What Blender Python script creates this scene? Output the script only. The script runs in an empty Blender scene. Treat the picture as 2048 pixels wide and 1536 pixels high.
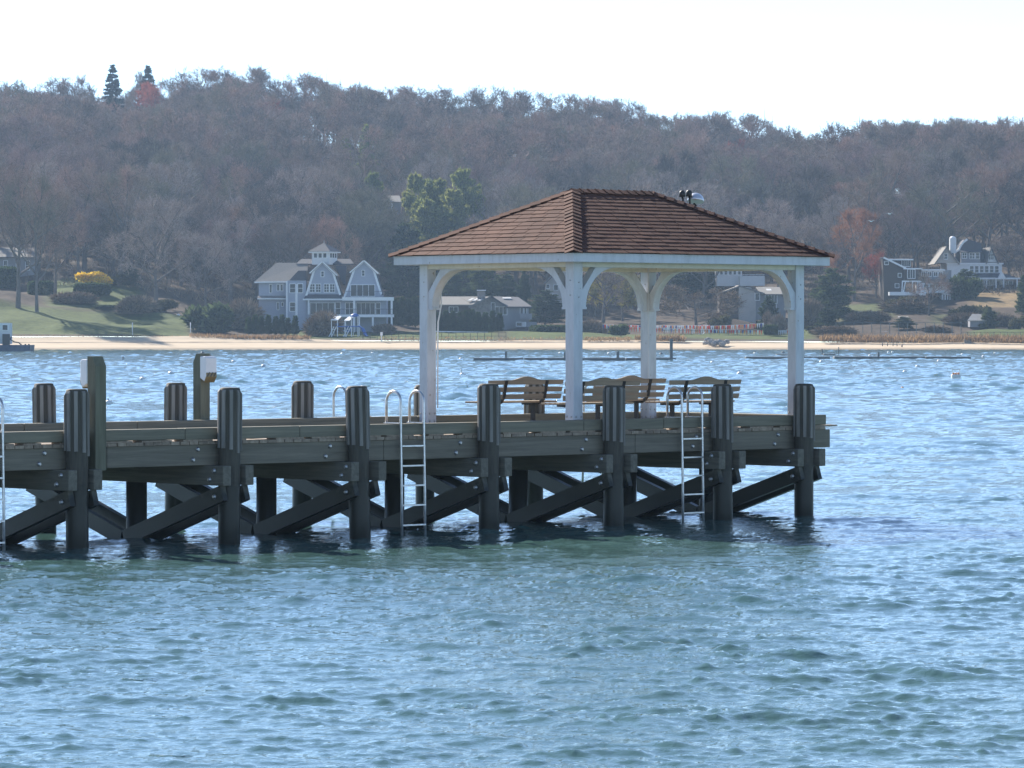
import bpy, bmesh, math, random
import numpy as np
from mathutils import Vector, Matrix, Euler
R = math.radians
random.seed(7); rng = np.random.default_rng(7)
scene = bpy.context.scene
COL = scene.collection
HC, FPX, YH = 2.876, 8000.0, 660.0          # eye height, focal length and horizon line in photo pixels

# ------------------------------------------------------------------ helpers
def at(px, d, z=0.0):
    return Vector(((px - 1024) / FPX * d, d, z))
def zat(py, d):
    return HC - (py - YH) * d / FPX
def wdist(py):                                # distance of a point on the water surface
    return HC * FPX / (py - YH)

class MB:
    def __init__(s): s.v = []; s.f = []; s.sm = []
    def add(s, vs, fs, smooth=False):
        n = len(s.v); s.v += [tuple(v) for v in vs]
        for f in fs: s.f.append(tuple(i + n for i in f)); s.sm.append(smooth)
        return s
    def box(s, x0, x1, y0, y1, z0, z1, c=0.0):
        if c <= 0:
            vs = [(x, y, z) for z in (z0, z1) for y in (y0, y1) for x in (x0, x1)]
            return s.add(vs, [(0, 2, 3, 1), (4, 5, 7, 6), (0, 1, 5, 4), (2, 6, 7, 3), (0, 4, 6, 2), (1, 3, 7, 5)])
        bm = bmesh.new(); bmesh.ops.create_cube(bm, size=1)
        for v in bm.verts:
            v.co = Vector(((x0 + x1) / 2 + v.co.x * (x1 - x0), (y0 + y1) / 2 + v.co.y * (y1 - y0), (z0 + z1) / 2 + v.co.z * (z1 - z0)))
        bmesh.ops.bevel(bm, geom=bm.edges[:], offset=c, segments=1, affect='EDGES')
        return s.frombm(bm)
    def frombm(s, bm, smooth=False):
        bm.verts.index_update()
        s.add([v.co[:] for v in bm.verts], [[v.index for v in f.verts] for f in bm.faces], smooth); bm.free(); return s
    def bar(s, a, b, w, h, up=(0, 0, 1), ext=0.0):
        a = Vector(a); b = Vector(b); d = (b - a).normalized(); up = Vector(up)
        if abs(d.dot(up)) > .98: up = Vector((1, 0, 0))
        x = d.cross(up).normalized() * (w / 2); y = x.cross(d).normalized() * (h / 2)
        a = a - d * ext; b = b + d * ext
        vs = [p + i * x + j * y for p in (a, b) for i, j in ((-1, -1), (1, -1), (1, 1), (-1, 1))]
        return s.add(vs, [(0, 3, 2, 1), (4, 5, 6, 7), (0, 1, 5, 4), (1, 2, 6, 5), (2, 3, 7, 6), (3, 0, 4, 7)])
    def tube(s, pts, rad, n=8, caps=True, smooth=True):
        pts = [Vector(p) for p in pts]
        if not hasattr(rad, '__len__'): rad = [rad] * len(pts)
        base = len(s.v); ref = None
        for i, p in enumerate(pts):
            d = (pts[min(i + 1, len(pts) - 1)] - pts[max(i - 1, 0)]).normalized()
            if ref is None: ref = Vector((1, 0, 0)) if abs(d.x) < .9 else Vector((0, 1, 0))
            x = (ref - d * ref.dot(d)).normalized(); y = d.cross(x); ref = x
            for k in range(n):
                a = 2 * math.pi * k / n
                s.v.append(tuple(p + (x * math.cos(a) + y * math.sin(a)) * rad[i]))
        for i in range(len(pts) - 1):
            for k in range(n):
                k2 = (k + 1) % n
                s.f.append((base + i * n + k, base + i * n + k2, base + (i + 1) * n + k2, base + (i + 1) * n + k)); s.sm.append(smooth)
        if caps:
            s.f.append(tuple(base + k for k in reversed(range(n)))); s.sm.append(False)
            e = base + (len(pts) - 1) * n
            s.f.append(tuple(e + k for k in range(n))); s.sm.append(False)
        return s
    def lathe(s, prof, n=12, c=(0, 0, 0), smooth=True):
        base = len(s.v)
        for r, z in prof:
            for k in range(n):
                a = 2 * math.pi * k / n
                s.v.append((c[0] + r * math.cos(a), c[1] + r * math.sin(a), c[2] + z))
        for i in range(len(prof) - 1):
            for k in range(n):
                k2 = (k + 1) % n
                s.f.append((base + i * n + k, base + i * n + k2, base + (i + 1) * n + k2, base + (i + 1) * n + k)); s.sm.append(smooth)
        s.f.append(tuple(base + k for k in reversed(range(n)))); s.sm.append(False)
        e = base + (len(prof) - 1) * n
        s.f.append(tuple(e + k for k in range(n))); s.sm.append(False)
        return s
    def prism(s, poly, fn, a, b):
        """poly: 2-D outline (counter-clockwise), fn(p, q, depth) -> 3-D point, extruded from depth a to b"""
        n = len(poly)
        vs = [fn(p, q, a) for p, q in poly] + [fn(p, q, b) for p, q in poly]
        fs = [tuple(reversed(range(n))), tuple(range(n, 2 * n))] + [(i, (i + 1) % n, n + (i + 1) % n, n + i) for i in range(n)]
        return s.add(vs, fs)
    def slab(s, pts, th):
        pts = [Vector(p) for p in pts]; n = (pts[1] - pts[0]).cross(pts[2] - pts[0]).normalized() * th
        k = len(pts)
        return s.add([p for p in pts] + [p - n for p in pts],
                     [tuple(range(k)), tuple(reversed(range(k, 2 * k)))] + [((i + 1) % k, i, k + i, k + (i + 1) % k) for i in range(k)])
    def build(s, name, mat, parent=None, loc=None, recalc=True):
        me = bpy.data.meshes.new(name); me.from_pydata(s.v, [], s.f); me.update()
        if recalc:
            bm = bmesh.new(); bm.from_mesh(me); bmesh.ops.recalc_face_normals(bm, faces=bm.faces[:]); bm.to_mesh(me); bm.free()
        if any(s.sm): me.polygons.foreach_set('use_smooth', s.sm)
        return link(name, me, mat, parent, loc)

def link(name, me, mat, parent=None, loc=None):
    if mat is not None and not me.materials: me.materials.append(mat)
    o = bpy.data.objects.new(name, me); COL.objects.link(o)
    if parent: o.parent = parent
    if loc is not None: o.location = loc
    return o
def tag(o, label, cat, group=None, kind=None):
    o['label'] = label; o['category'] = cat
    if group: o['group'] = group
    if kind: o['kind'] = kind
    return o
def thing(name, label, cat, loc=(0, 0, 0), rz=0.0, group=None):
    o = bpy.data.objects.new(name, None); COL.objects.link(o); o.empty_display_size = .2
    o.location = loc; o.rotation_euler = (0, 0, rz)
    return tag(o, label, cat, group)
KIDS = {}
def kids(o): return [c for c in bpy.data.objects if c.parent == o]
def copy_tree(o, parent=None, ch=None):
    c = o.copy(); COL.objects.link(c)
    if parent: c.parent = parent
    for k in (ch if ch is not None else kids(o)): copy_tree(k, c)
    return c
def struct(o): o['kind'] = 'structure'; return o

# ------------------------------------------------------------------ materials
def newmat(name):
    m = bpy.data.materials.new(name); m.use_nodes = True
    nt = m.node_tree; b = nt.nodes['Principled BSDF']; return m, nt, b
def N(nt, typ, **kw):
    n = nt.nodes.new(typ)
    for k, v in kw.items():
        if k in n.inputs.keys(): n.inputs[k].default_value = v
        else: setattr(n, k, v)
    return n
def ramp(nt, stops):
    r = nt.nodes.new('ShaderNodeValToRGB'); e = r.color_ramp.elements
    while len(e) < len(stops): e.new(.5)
    for i, (p, c) in enumerate(stops): e[i].position = p; e[i].color = (*c, 1)
    return r
def simple(name, col, rough=.6, var=.12, scale=3.0, metal=0.0, bump=0.0, spec=.5, stretch=(1, 1, 1), coord='Object'):
    m, nt, b = newmat(name); L = nt.links.new
    tc = N(nt, 'ShaderNodeTexCoord'); mp = N(nt, 'ShaderNodeMapping'); mp.inputs['Scale'].default_value = stretch
    no = N(nt, 'ShaderNodeTexNoise', Scale=scale, Detail=5.0, Roughness=.6)
    L(tc.outputs[coord], mp.inputs[0]); L(mp.outputs[0], no.inputs['Vector'])
    c0 = tuple(max(0, x * (1 - var)) for x in col); c1 = tuple(min(1, x * (1 + var)) for x in col)
    r = ramp(nt, [(.3, c0), (.7, c1)]); L(no.outputs[0], r.inputs[0]); L(r.outputs[0], b.inputs['Base Color'])
    b.inputs['Roughness'].default_value = rough; b.inputs['Metallic'].default_value = metal; b.inputs['Specular IOR Level'].default_value = spec
    if bump:
        bp = N(nt, 'ShaderNodeBump', Strength=.6, Distance=bump); L(no.outputs[0], bp.inputs['Height']); L(bp.outputs[0], b.inputs['Normal'])
    return m
def wood(name, c0, c1, stretch, scale=2.0, rough=.75, tide=None, bump=.004, island=.25):
    """grainy timber; stretch gives the grain direction in the pier's own axes; tide = height of the wet weed-dark stain"""
    m, nt, b = newmat(name); L = nt.links.new
    tc = N(nt, 'ShaderNodeTexCoord'); mp = N(nt, 'ShaderNodeMapping'); mp.inputs['Scale'].default_value = stretch
    L(tc.outputs['Object'], mp.inputs[0])
    n1 = N(nt, 'ShaderNodeTexNoise', Scale=scale, Detail=7.0, Roughness=.65, Distortion=.6); L(mp.outputs[0], n1.inputs['Vector'])
    n2 = N(nt, 'ShaderNodeTexNoise', Scale=1.1, Detail=4.0, Roughness=.6); L(tc.outputs['Object'], n2.inputs['Vector'])
    r = ramp(nt, [(.28, c0), (.72, c1)]); L(n1.outputs[0], r.inputs[0])
    hs = N(nt, 'ShaderNodeHueSaturation'); L(r.outputs[0], hs.inputs['Color'])
    geo = N(nt, 'ShaderNodeNewGeometry')
    mr = N(nt, 'ShaderNodeMapRange'); mr.inputs['To Min'].default_value = 1 - island; mr.inputs['To Max'].default_value = 1 + island
    ad = N(nt, 'ShaderNodeMath', operation='ADD'); L(geo.outputs['Random Per Island'], ad.inputs[0]); L(n2.outputs[0], ad.inputs[1])
    mr.inputs['From Min'].default_value = .3; mr.inputs['From Max'].default_value = 1.7
    L(ad.outputs[0], mr.inputs['Value']); L(mr.outputs[0], hs.inputs['Value'])
    out = hs.outputs[0]
    b.inputs['Roughness'].default_value = rough; b.inputs['Specular IOR Level'].default_value = .3
    if tide is not None:
        sp = N(nt, 'ShaderNodeSeparateXYZ'); L(geo.outputs['Position'], sp.inputs[0])
        n3 = N(nt, 'ShaderNodeTexNoise', Scale=9.0, Detail=4.0); L(geo.outputs['Position'], n3.inputs['Vector'])
        ma = N(nt, 'ShaderNodeMath', operation='MULTIPLY_ADD'); ma.inputs[1].default_value = -.35; L(n3.outputs[0], ma.inputs[0]); L(sp.outputs['Z'], ma.inputs[2])
        rr = N(nt, 'ShaderNodeMapRange'); rr.inputs['From Min'].default_value = tide - .26; rr.inputs['From Max'].default_value = tide - .1; L(ma.outputs[0], rr.inputs['Value'])
        mx = N(nt, 'ShaderNodeMix', data_type='RGBA'); mx.inputs['A'].default_value = (.026, .027, .021, 1); L(rr.outputs[0], mx.inputs['Factor']); L(out, mx.inputs['B'])
        out = mx.outputs['Result']
        r2 = N(nt, 'ShaderNodeMapRange'); r2.inputs['To Min'].default_value = .35; r2.inputs['To Max'].default_value = rough; L(rr.outputs[0], r2.inputs['Value']); L(r2.outputs[0], b.inputs['Roughness'])
    L(out, b.inputs['Base Color'])
    bp = N(nt, 'ShaderNodeBump', Strength=.7, Distance=bump); L(n1.outputs[0], bp.inputs['Height']); L(bp.outputs[0], b.inputs['Normal'])
    return m

M = {}
M['pile'] = wood('pile timber', (.045, .041, .033), (.12, .108, .085), (6, 6, .5), tide=.82)
M['strip'] = wood('weathered rubbing strip', (.16, .15, .135), (.32, .295, .265), (5, 5, .6))
M['beamwood'] = wood('treated pine beam', (.128, .114, .088), (.25, .22, .17), (.35, 8, 7), scale=2.2)
M['curbwood'] = wood('treated pine curb', (.145, .135, .10), (.275, .245, .18), (.35, 8, 7), scale=2.2)
M['capwood'] = wood('pier cap timber', (.10, .095, .075), (.22, .20, .16), (7, .4, 7))
M['bracewood'] = wood('brace timber', (.075, .075, .06), (.17, .16, .125), (5, 1.2, 1.2), tide=.72)
M['deckwood'] = wood('deck board', (.20, .15, .11), (.40, .32, .24), (8, .4, 5), island=.35)
M['benchwood'] = wood('weathered bench slat', (.24, .185, .13), (.38, .30, .215), (.6, 9, 9))
M['postwood'] = wood('pedestal post timber', (.10, .10, .07), (.21, .20, .14), (6, 6, .5))
M['bolt'] = simple('galvanised steel', (.42, .42, .42), .4, .3, 30, metal=.8)
M['iron'] = simple('black cast iron', (.018, .018, .018), .5, .2, 12)
M['alu'] = simple('worn aluminium tube', (.62, .62, .62), .38, .18, 14, metal=.85)
def white_paint(name, col, dirt):
    m, nt, b = newmat(name); L = nt.links.new
    tc = N(nt, 'ShaderNodeTexCoord'); mp = N(nt, 'ShaderNodeMapping'); mp.inputs['Scale'].default_value = (3, 3, .7); L(tc.outputs['Object'], mp.inputs[0])
    n1 = N(nt, 'ShaderNodeTexNoise', Scale=2.2, Detail=8.0, Roughness=.7); L(mp.outputs[0], n1.inputs['Vector'])
    n2 = N(nt, 'ShaderNodeTexNoise', Scale=14.0, Detail=3.0); L(tc.outputs['Object'], n2.inputs['Vector'])
    r = ramp(nt, [(.3, tuple(c * dirt for c in col)), (.55, col)]); L(n1.outputs[0], r.inputs[0])
    r2 = ramp(nt, [(.25, (.45, .36, .25)), (.31, (1, 1, 1))]); L(n2.outputs[0], r2.inputs[0])
    mx = N(nt, 'ShaderNodeMix', data_type='RGBA', blend_type='MULTIPLY'); mx.inputs['Factor'].default_value = .8
    L(r.outputs[0], mx.inputs['A']); L(r2.outputs[0], mx.inputs['B']); L(mx.outputs['Result'], b.inputs['Base Color'])
    b.inputs['Roughness'].default_value = .42
    bp = N(nt, 'ShaderNodeBump', Strength=.3, Distance=.003); L(n1.outputs[0], bp.inputs['Height']); L(bp.outputs[0], b.inputs['Normal'])
    return m
M['white'] = white_paint('white gloss paint', (.58, .60, .645), .78)
M['cream'] = white_paint('cream ceiling paint', (.69, .67, .60), .85)
M['boxwhite'] = simple('white moulded plastic', (.78, .78, .80), .3, .05, 5)
M['boxclear'] = simple('brown light lens', (.20, .15, .07), .25, .2, 8)
M['dark'] = simple('dark hardware', (.03, .03, .035), .5, .2, 10)
M['chrome'] = simple('spun metal dome', (.70, .71, .75), .3, .08, 6, metal=.55)

def shingle_mat():
    m, nt, b = newmat('asphalt shingle'); L = nt.links.new
    tc = N(nt, 'ShaderNodeTexCoord'); geo = N(nt, 'ShaderNodeNewGeometry')
    gr = N(nt, 'ShaderNodeTexNoise', Scale=160.0, Detail=2.0); L(tc.outputs['Object'], gr.inputs['Vector'])
    st = N(nt, 'ShaderNodeTexNoise', Scale=1.3, Detail=6.0, Roughness=.65); L(tc.outputs['Object'], st.inputs['Vector'])
    r0 = ramp(nt, [(0, (.092, .042, .030)), (.5, (.115, .053, .038)), (1, (.135, .068, .048))]); L(geo.outputs['Random Per Island'], r0.inputs[0])
    r1 = ramp(nt, [(.3, (.55, .55, .58)), (.7, (1.2, 1.15, 1.1))]); L(st.outputs[0], r1.inputs[0])
    mx = N(nt, 'ShaderNodeMix', data_type='RGBA', blend_type='MULTIPLY'); mx.inputs['Factor'].default_value = .75; L(r0.outputs[0], mx.inputs['A']); L(r1.outputs[0], mx.inputs['B'])
    r2 = ramp(nt, [(.3, (.7, .7, .7)), (.7, (1.3, 1.3, 1.3))]); L(gr.outputs[0], r2.inputs[0])
    m2 = N(nt, 'ShaderNodeMix', data_type='RGBA', blend_type='MULTIPLY'); m2.inputs['Factor'].default_value = .6; L(mx.outputs['Result'], m2.inputs['A']); L(r2.outputs[0], m2.inputs['B'])
    L(m2.outputs['Result'], b.inputs['Base Color']); b.inputs['Roughness'].default_value = .9; b.inputs['Specular IOR Level'].default_value = .2
    bp = N(nt, 'ShaderNodeBump', Strength=.6, Distance=.004); L(gr.outputs[0], bp.inputs['Height']); L(bp.outputs[0], b.inputs['Normal'])
    return m
M['shingle'] = shingle_mat()

# ------------------------------------------------------------------ camera, sky, sun
SUN_AZ, SUN_EL = R(32), R(32)                 # azimuth to the left of the view direction, elevation
cam = bpy.data.objects.new('Camera', bpy.data.cameras.new('Camera')); COL.objects.link(cam)
cam.data.sensor_width = 36; cam.data.lens = 36 * FPX / 2048; cam.data.clip_end = 6000; cam.data.clip_start = .5
cam.location = (0, 0, HC); cam.rotation_euler = (R(90) - math.atan2(768 - YH, FPX), 0, 0)
scene.camera = cam
w = bpy.data.worlds.new('World'); scene.world = w; w.use_nodes = True
wn = w.node_tree; sky = wn.nodes.new('ShaderNodeTexSky'); sky.sky_type = 'NISHITA'; sky.sun_disc = False
sky.sun_elevation = SUN_EL; sky.sun_rotation = -SUN_AZ
sky.air_density = 1.05; sky.dust_density = .28; sky.ozone_density = 1.0; sky.altitude = 5600
wn.links.new(sky.outputs[0], wn.nodes['Background'].inputs[0]); wn.nodes['Background'].inputs[1].default_value = .12
sl = bpy.data.lights.new('Sun', 'SUN'); sl.energy = 5.0; sl.angle = R(.53); sl.color = (1, .94, .85)
so = bpy.data.objects.new('Sun', sl); COL.objects.link(so)
sdir = Vector((-math.sin(SUN_AZ) * math.cos(SUN_EL), math.cos(SUN_AZ) * math.cos(SUN_EL), math.sin(SUN_EL)))
so.rotation_euler = sdir.to_track_quat('Z', 'Y').to_euler(); so.location = (-60, 80, 90)
vs = scene.view_settings; vs.view_transform = 'Standard'; vs.look = 'None'; vs.exposure = 1.05; vs.gamma = 1; vs.use_curve_mapping = False
scene.cycles.max_bounces = 6; scene.cycles.transparent_max_bounces = 8; scene.cycles.volume_bounces = 0
scene.cycles.sample_clamp_indirect = 4.0; scene.cycles.use_denoising = True; scene.cycles.caustics_reflective = False; scene.cycles.caustics_refractive = False; scene.cycles.blur_glossy = 1.0; scene.cycles.use_adaptive_sampling = False

# ------------------------------------------------------------------ pier frame: t along the pier, w across it, z up
PX0, PD0 = -5.69, 52.3
TH = math.atan2(9.25, 10.18); UX, UY = math.cos(TH), math.sin(TH)
def pt(t, w, z=0): return Vector((PX0 + UX * t - UY * w, PD0 + UY * t + UX * w, z))
def solve(px, w):
    k = (px - 1024) / FPX; x0 = PX0 - UY * w; d0 = PD0 + UX * w
    return (k * d0 - x0) / (UX - k * UY)
BENTS = [-5.6, -2.8] + [solve(p, 0) for p in (154, 458, 720, 978, 1227, 1446, 1608)]
WM, WF = 2.1, 4.22
T0, T1 = -7.2, solve(1655, .15) - .02

pier = thing('pier', 'timber pier on round piles with a low curb, reaching out under the gazebo', 'pier', pt(0, 0), TH)
# deck of cross boards
mb = MB(); t = T0
while t < T1 - .1:
    a = t + .004; b = min(t + .142, T1)
    mb.box(a, b, .13 + random.uniform(-.012, .012), WF - .13, 1.335, 1.378 + random.uniform(-.003, .003)); t += .15
mb.build('deck', M['deckwood'], pier)
# curbs on short blocks
cuts = [T0, -3.1, 1.9, solve(600, .15), 9.25, solve(1328, .15), T1]
for w0, w1 in ((.15, .36), (WF - .36, WF - .15)):
    for a, b in zip(cuts[:-1], cuts[1:]):
        MB().box(a + .004, b - .004, w0, w1, 1.403 + random.uniform(-.006, .006), 1.557 + random.uniform(-.004, .004), .008).build('curb', M['curbwood'], pier)
    t = T0 + .1
    while t < T1:
        MB().box(t, t + (.5 if random.random() < .7 else .28), w0 + .004, w1 - .004, 1.3785, 1.402).build('curb_block', M['deckwood'], pier); t += random.uniform(.58, .8)
MB().box(T1 - .22, T1 - .006, .37, WF - .37, 1.404, 1.556, .008).build('curb', M['curbwood'], pier)
# stringers
for w0 in (.155, WM - .04, WF - .155 - .09):
    for a, b in ((T0, .6), (.6, 5.4), (5.4, 10.3), (10.3, T1 + .09)):
        MB().box(a + .003, b - .003, w0, w0 + .09, 1.052, 1.333, .006).build('stringer', M['beamwood'], pier)
MB().box(T1 - .12, T1 - .03, .25, WF - .25, 1.06, 1.33, .006).build('stringer', M['beamwood'], pier)

# pile with its rubbing strips, modelled once and copied
PR = .146
pm = MB(); prof = [(PR * 1.04, -1.2), (PR * 1.02, .3), (PR, 1.2), (PR * .985, 2.03), (PR * .93, 2.075), (PR * .72, 2.085)]
pm.lathe(prof, 20)
pile = pm.build('pile', M['pile'], pier)
for k in range(9):
    a = 2 * math.pi * (k + .35) / 9; ca, sa = math.cos(a), math.sin(a)
    sm = MB(); wd, t0_, t1_ = .021 + random.uniform(-.004, .004), PR - .008, PR + .022
    z0_, z1_ = 1.25 + random.uniform(-.05, .04), 2.058 - random.choice([0, 0, .01, .03])
    vs_ = []
    for z, tt in ((z0_, t1_), (z1_ - .03, t1_), (z1_, t1_ - .02)):
        for r_, q in ((t0_, -wd), (tt, -wd), (tt, wd), (t0_, wd)):
            vs_.append((ca * r_ - sa * q, sa * r_ + ca * q, z))
    fs_ = [(0, 3, 2, 1), (8, 9, 10, 11)]
    for lv in (0, 4):
        fs_ += [(lv + i, lv + (i + 1) % 4, lv + 4 + (i + 1) % 4, lv + 4 + i) for i in range(4)]
    sm.add(vs_, fs_).build('rubbing_strip', M['strip'], pile)
plain = MB().lathe([(PR, -1.2), (PR, 1.05)], 16).build('pile', M['pile'], pier)
strips = kids(pile)
tops = [2.08, 2.08, 2.105, 2.10, 2.10, 2.11, 2.06, 2.06, 2.05]
first = True
for i, t in enumerate(BENTS):
    for w_, top in ((0, tops[i]), (WF, tops[i] + random.uniform(-.03, .03))):
        o = pile if first else copy_tree(pile, pier, strips); first = False
        o.location = (t, w_, top - 2.085); o.rotation_euler = (R(random.uniform(-.9, .9)), R(random.uniform(-.9, .9)), random.uniform(-.3, .3))
    o = plain if i == 0 else copy_tree(plain, pier, []); o.location = (t + .02, WM, 0); o.rotation_euler = (0, 0, random.uniform(0, 6))
# caps, braces, bolts
def cap_mb(a): return MB().box(a - .07, a + .07, -.19 + random.uniform(-.05, .04), WF + .2, .782, 1.05, .008)
boltm = MB().tube([(-.014, 0, 0), (.0, 0, 0), (.02, 0, 0), (.03, 0, 0)], [.036, .036, .026, .018], 8)
bolt_mesh = boltm.build('bolt', M['bolt']).data; bpy.data.objects.remove(bpy.data.objects['bolt'])
def bolt(parent, loc, rz=math.pi):
    o = link('bolt', bolt_mesh, None, parent, loc); o.rotation_euler = (0, 0, rz); return o
for i, t in enumerate(BENTS):
    for s in (-1, 1):
        c = cap_mb(t + s * (PR + .074)).build('cap_beam', M['capwood'], pier)
        for w_ in (.0, WF):
            for dz, dw in ((.20, -.05), (.08, .05)):
                bolt(c, (t + s * (PR + .148), w_ + dw, .782 + dz), math.pi if s < 0 else 0)
        a = t + s * (PR + .045)
        for wa, wb in ((-.02, WM - .15), (WF + .02, WM + .15)):
            br = MB().bar((a, wa, .65), (a, wb, .03), .215, .085, (1, 0, 0), ext=.12).build('brace', M['bracewood'], pier)
            if wa < 1: bolt(br, (a + s * .045, wa + .04, .63), math.pi if s < 0 else 0)
    for dt, z in ((-.42, 1.27), (-.5, 1.13)):
        bolt(pier, (t + dt, .152, z), -math.pi / 2)
# ------------------------------------------------------------------ gazebo
GZ = 1.378; GC = (11.71, 2.11)
gz = thing('gazebo', 'white open gazebo with arched braces and brown shingled hip roof at the pier end', 'gazebo', pt(*GC, GZ), TH)
PXH, PYH, EX, EY, RX = 2.36, 1.64, 2.725, 2.02, .86
ZB, ZE, ZA = 2.425, 2.636, 3.625            # beam underside, eave, apex (above the deck)
PW = .0925
for sx, sy in ((-1, -1), (-1, 1), (1, 1), (1, -1)):
    x, y = sx * PXH, sy * PYH
    p = MB().box(x - PW, x + PW, y - PW, y + PW, 0, ZB + .1, .008).build('post', M['white'], gz)
    bs = MB()
    for q in (-1, 1):
        bs.box(x + q * (PW + .003) - .003, x + q * (PW + .003) + .003, y - PW + .01, y + PW - .01, .02, .29)
        bs.box(x - PW + .01, x + PW - .01, y + q * (PW + .003) - .003, y + q * (PW + .003) + .003, .02, .29)
    bp_ = bs.build('base_plate', M['white'], p)
    for q in (-.05, .05):
        for zz in (.10, .22):
            b_ = bolt(bp_, (x + q, y - PW - .007, zz), -math.pi / 2); b_.scale = (.45, .45, .45); b_.data = bolt_mesh
            b_ = bolt(bp_, (x - PW - .007, y + q, zz), math.pi); b_.scale = (.45, .45, .45)
    for zz in (1.98, 2.2):
        for q_, a_ in (((x + .012, y - PW - .001, zz), -math.pi / 2), ((x - PW - .001, y - .015, zz + .03), math.pi)):
            b_ = bolt(p, q_, a_); b_.scale = (.35, .35, .35)
    # knee braces: arched plank with a small foot, leaving a triangular gap in the corner
    for ax in (0, 1):
        s = -sx if ax == 0 else -sy
        b0 = PW
        zb = ZB - .62
        arc = [(.085 + .62 * (1 - math.cos(a)), .035 + (.585) * math.sin(a)) for a in [i * math.pi / 2 / 12 for i in range(13)]]
        poly = [(0, 0), (.10, 0), (.10, .03)] + arc + [(.70, .62), (.28, .62), (0, .27)]
        fn = (lambda p_, q_, d_: (x + s * (b0 + p_), y + d_, zb + q_)) if ax == 0 else (lambda p_, q_, d_: (x + d_, y + s * (b0 + p_), zb + q_))
        MB().prism(poly, fn, -.068, .068).build('knee_brace', M['white'], gz)
# beams, fascia, soffit
for sy in (-1, 1): MB().box(-PXH - PW + .003, PXH + PW - .003, sy * PYH - .07, sy * PYH + .07, ZB, ZB + .14, .006).build('beam', M['cream'], gz)
for sx in (-1, 1): MB().box(sx * PXH - .07, sx * PXH + .07, -PYH + .071, PYH - .071, ZB + .002, ZB + .139, .006).build('beam', M['cream'], gz)
for sy in (-1, 1): MB().box(-EX, EX, min(sy * EY, sy * (EY - .04)), max(sy * EY, sy * (EY - .04)), ZE - .142, ZE - .008, .004).build('fascia', M['white'], gz)
for sx in (-1, 1): MB().box(min(sx * EX, sx * (EX - .04)), max(sx * EX, sx * (EX - .04)), -EY + .041, EY - .041, ZE - .142, ZE - .008, .004).build('fascia', M['white'], gz)
mb = MB(); y = -EY + .045
while y < EY - .06: mb.box(-EX + .045, EX - .045, y, min(y + .13, EY - .045), ZB + .142, ZB + .16); y += .134
mb.build('ceiling', M['cream'], gz)
# hip roof
ov = .035
C4 = [Vector((-EX - ov, -EY - ov, ZE)), Vector((EX + ov, -EY - ov, ZE)), Vector((EX + ov, EY + ov, ZE)), Vector((-EX - ov, EY + ov, ZE))]
A1, A2 = Vector((-RX, 0, ZA)), Vector((RX, 0, ZA))
mb = MB(); vs_ = C4 + [A1, A2]
mb.add(vs_, [(0, 1, 5, 4), (1, 2, 5), (2, 3, 4, 5), (3, 0, 4), (3, 2, 1, 0)])
roof = mb.build('roof', M['dark'], gz)
def shingles(a, b, c, d):
    """a-b eave, d-c ridge (c may equal d): courses of separate tabs, each lapping the one below"""
    a, b, c, d = map(Vector, (a, b, c, d)); mb = MB()
    e = (b - a).normalized(); mid = (c + d) / 2 - (a + b) / 2
    up = (mid - e * mid.dot(e)); hgt = up.length; up.normalize(); n = e.cross(up)
    Lw = (b - a).length; l1 = (d - a).dot(e); r1 = (c - a).dot(e)
    ex = .133; rows = int(hgt / ex) + 1
    for i in range(rows):
        v0 = i * ex - (.02 if i == 0 else 0); v1 = min(v0 + ex * 1.12, hgt)
        def lr(v):
            f = max(0, v) / hgt; return l1 * f, Lw + (r1 - Lw) * f
        la, ra = lr(v0); lb, rb = lr(v1)
        u = la - random.uniform(0, .3)
        while u < ra:
            wd = .305 * random.uniform(.92, 1.06); u0, u1 = max(u + .006, la), min(u + wd - .006, ra); u += wd
            if u1 - u0 < .01: continue
            h0 = .0125 + random.uniform(-.0015, .003); h1 = .003; th = .008
            dv = random.uniform(-.006, .006)
            t0_, t1_ = max(u0, lb), min(u1, rb)
            if t1_ <= t0_: t0_ = t1_ = min(max((u0 + u1) / 2, lb), rb)
            P = lambda uu, v, hh: a + e * uu + up * v + n * hh
            mb.add([P(u0, v0 + dv, h0 - th), P(u1, v0 + dv, h0 - th), P(u1, v0 + dv, h0), P(u0, v0 + dv, h0), P(t0_, v1, h1), P(t1_, v1, h1), P(t0_, v1, h1 - .004), P(t1_, v1, h1 - .004)],
                   [(0, 1, 2, 3), (3, 2, 5, 4), (0, 3, 4, 6), (1, 7, 5, 2)])
    return mb.build('shingle_field', M['shingle'], roof, recalc=False)
shingles(C4[0], C4[1], A2, A1); shingles(C4[1], C4[2], A2, A2); shingles(C4[2], C4[3], A1, A2); shingles(C4[3], C4[0], A1, A1)
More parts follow.
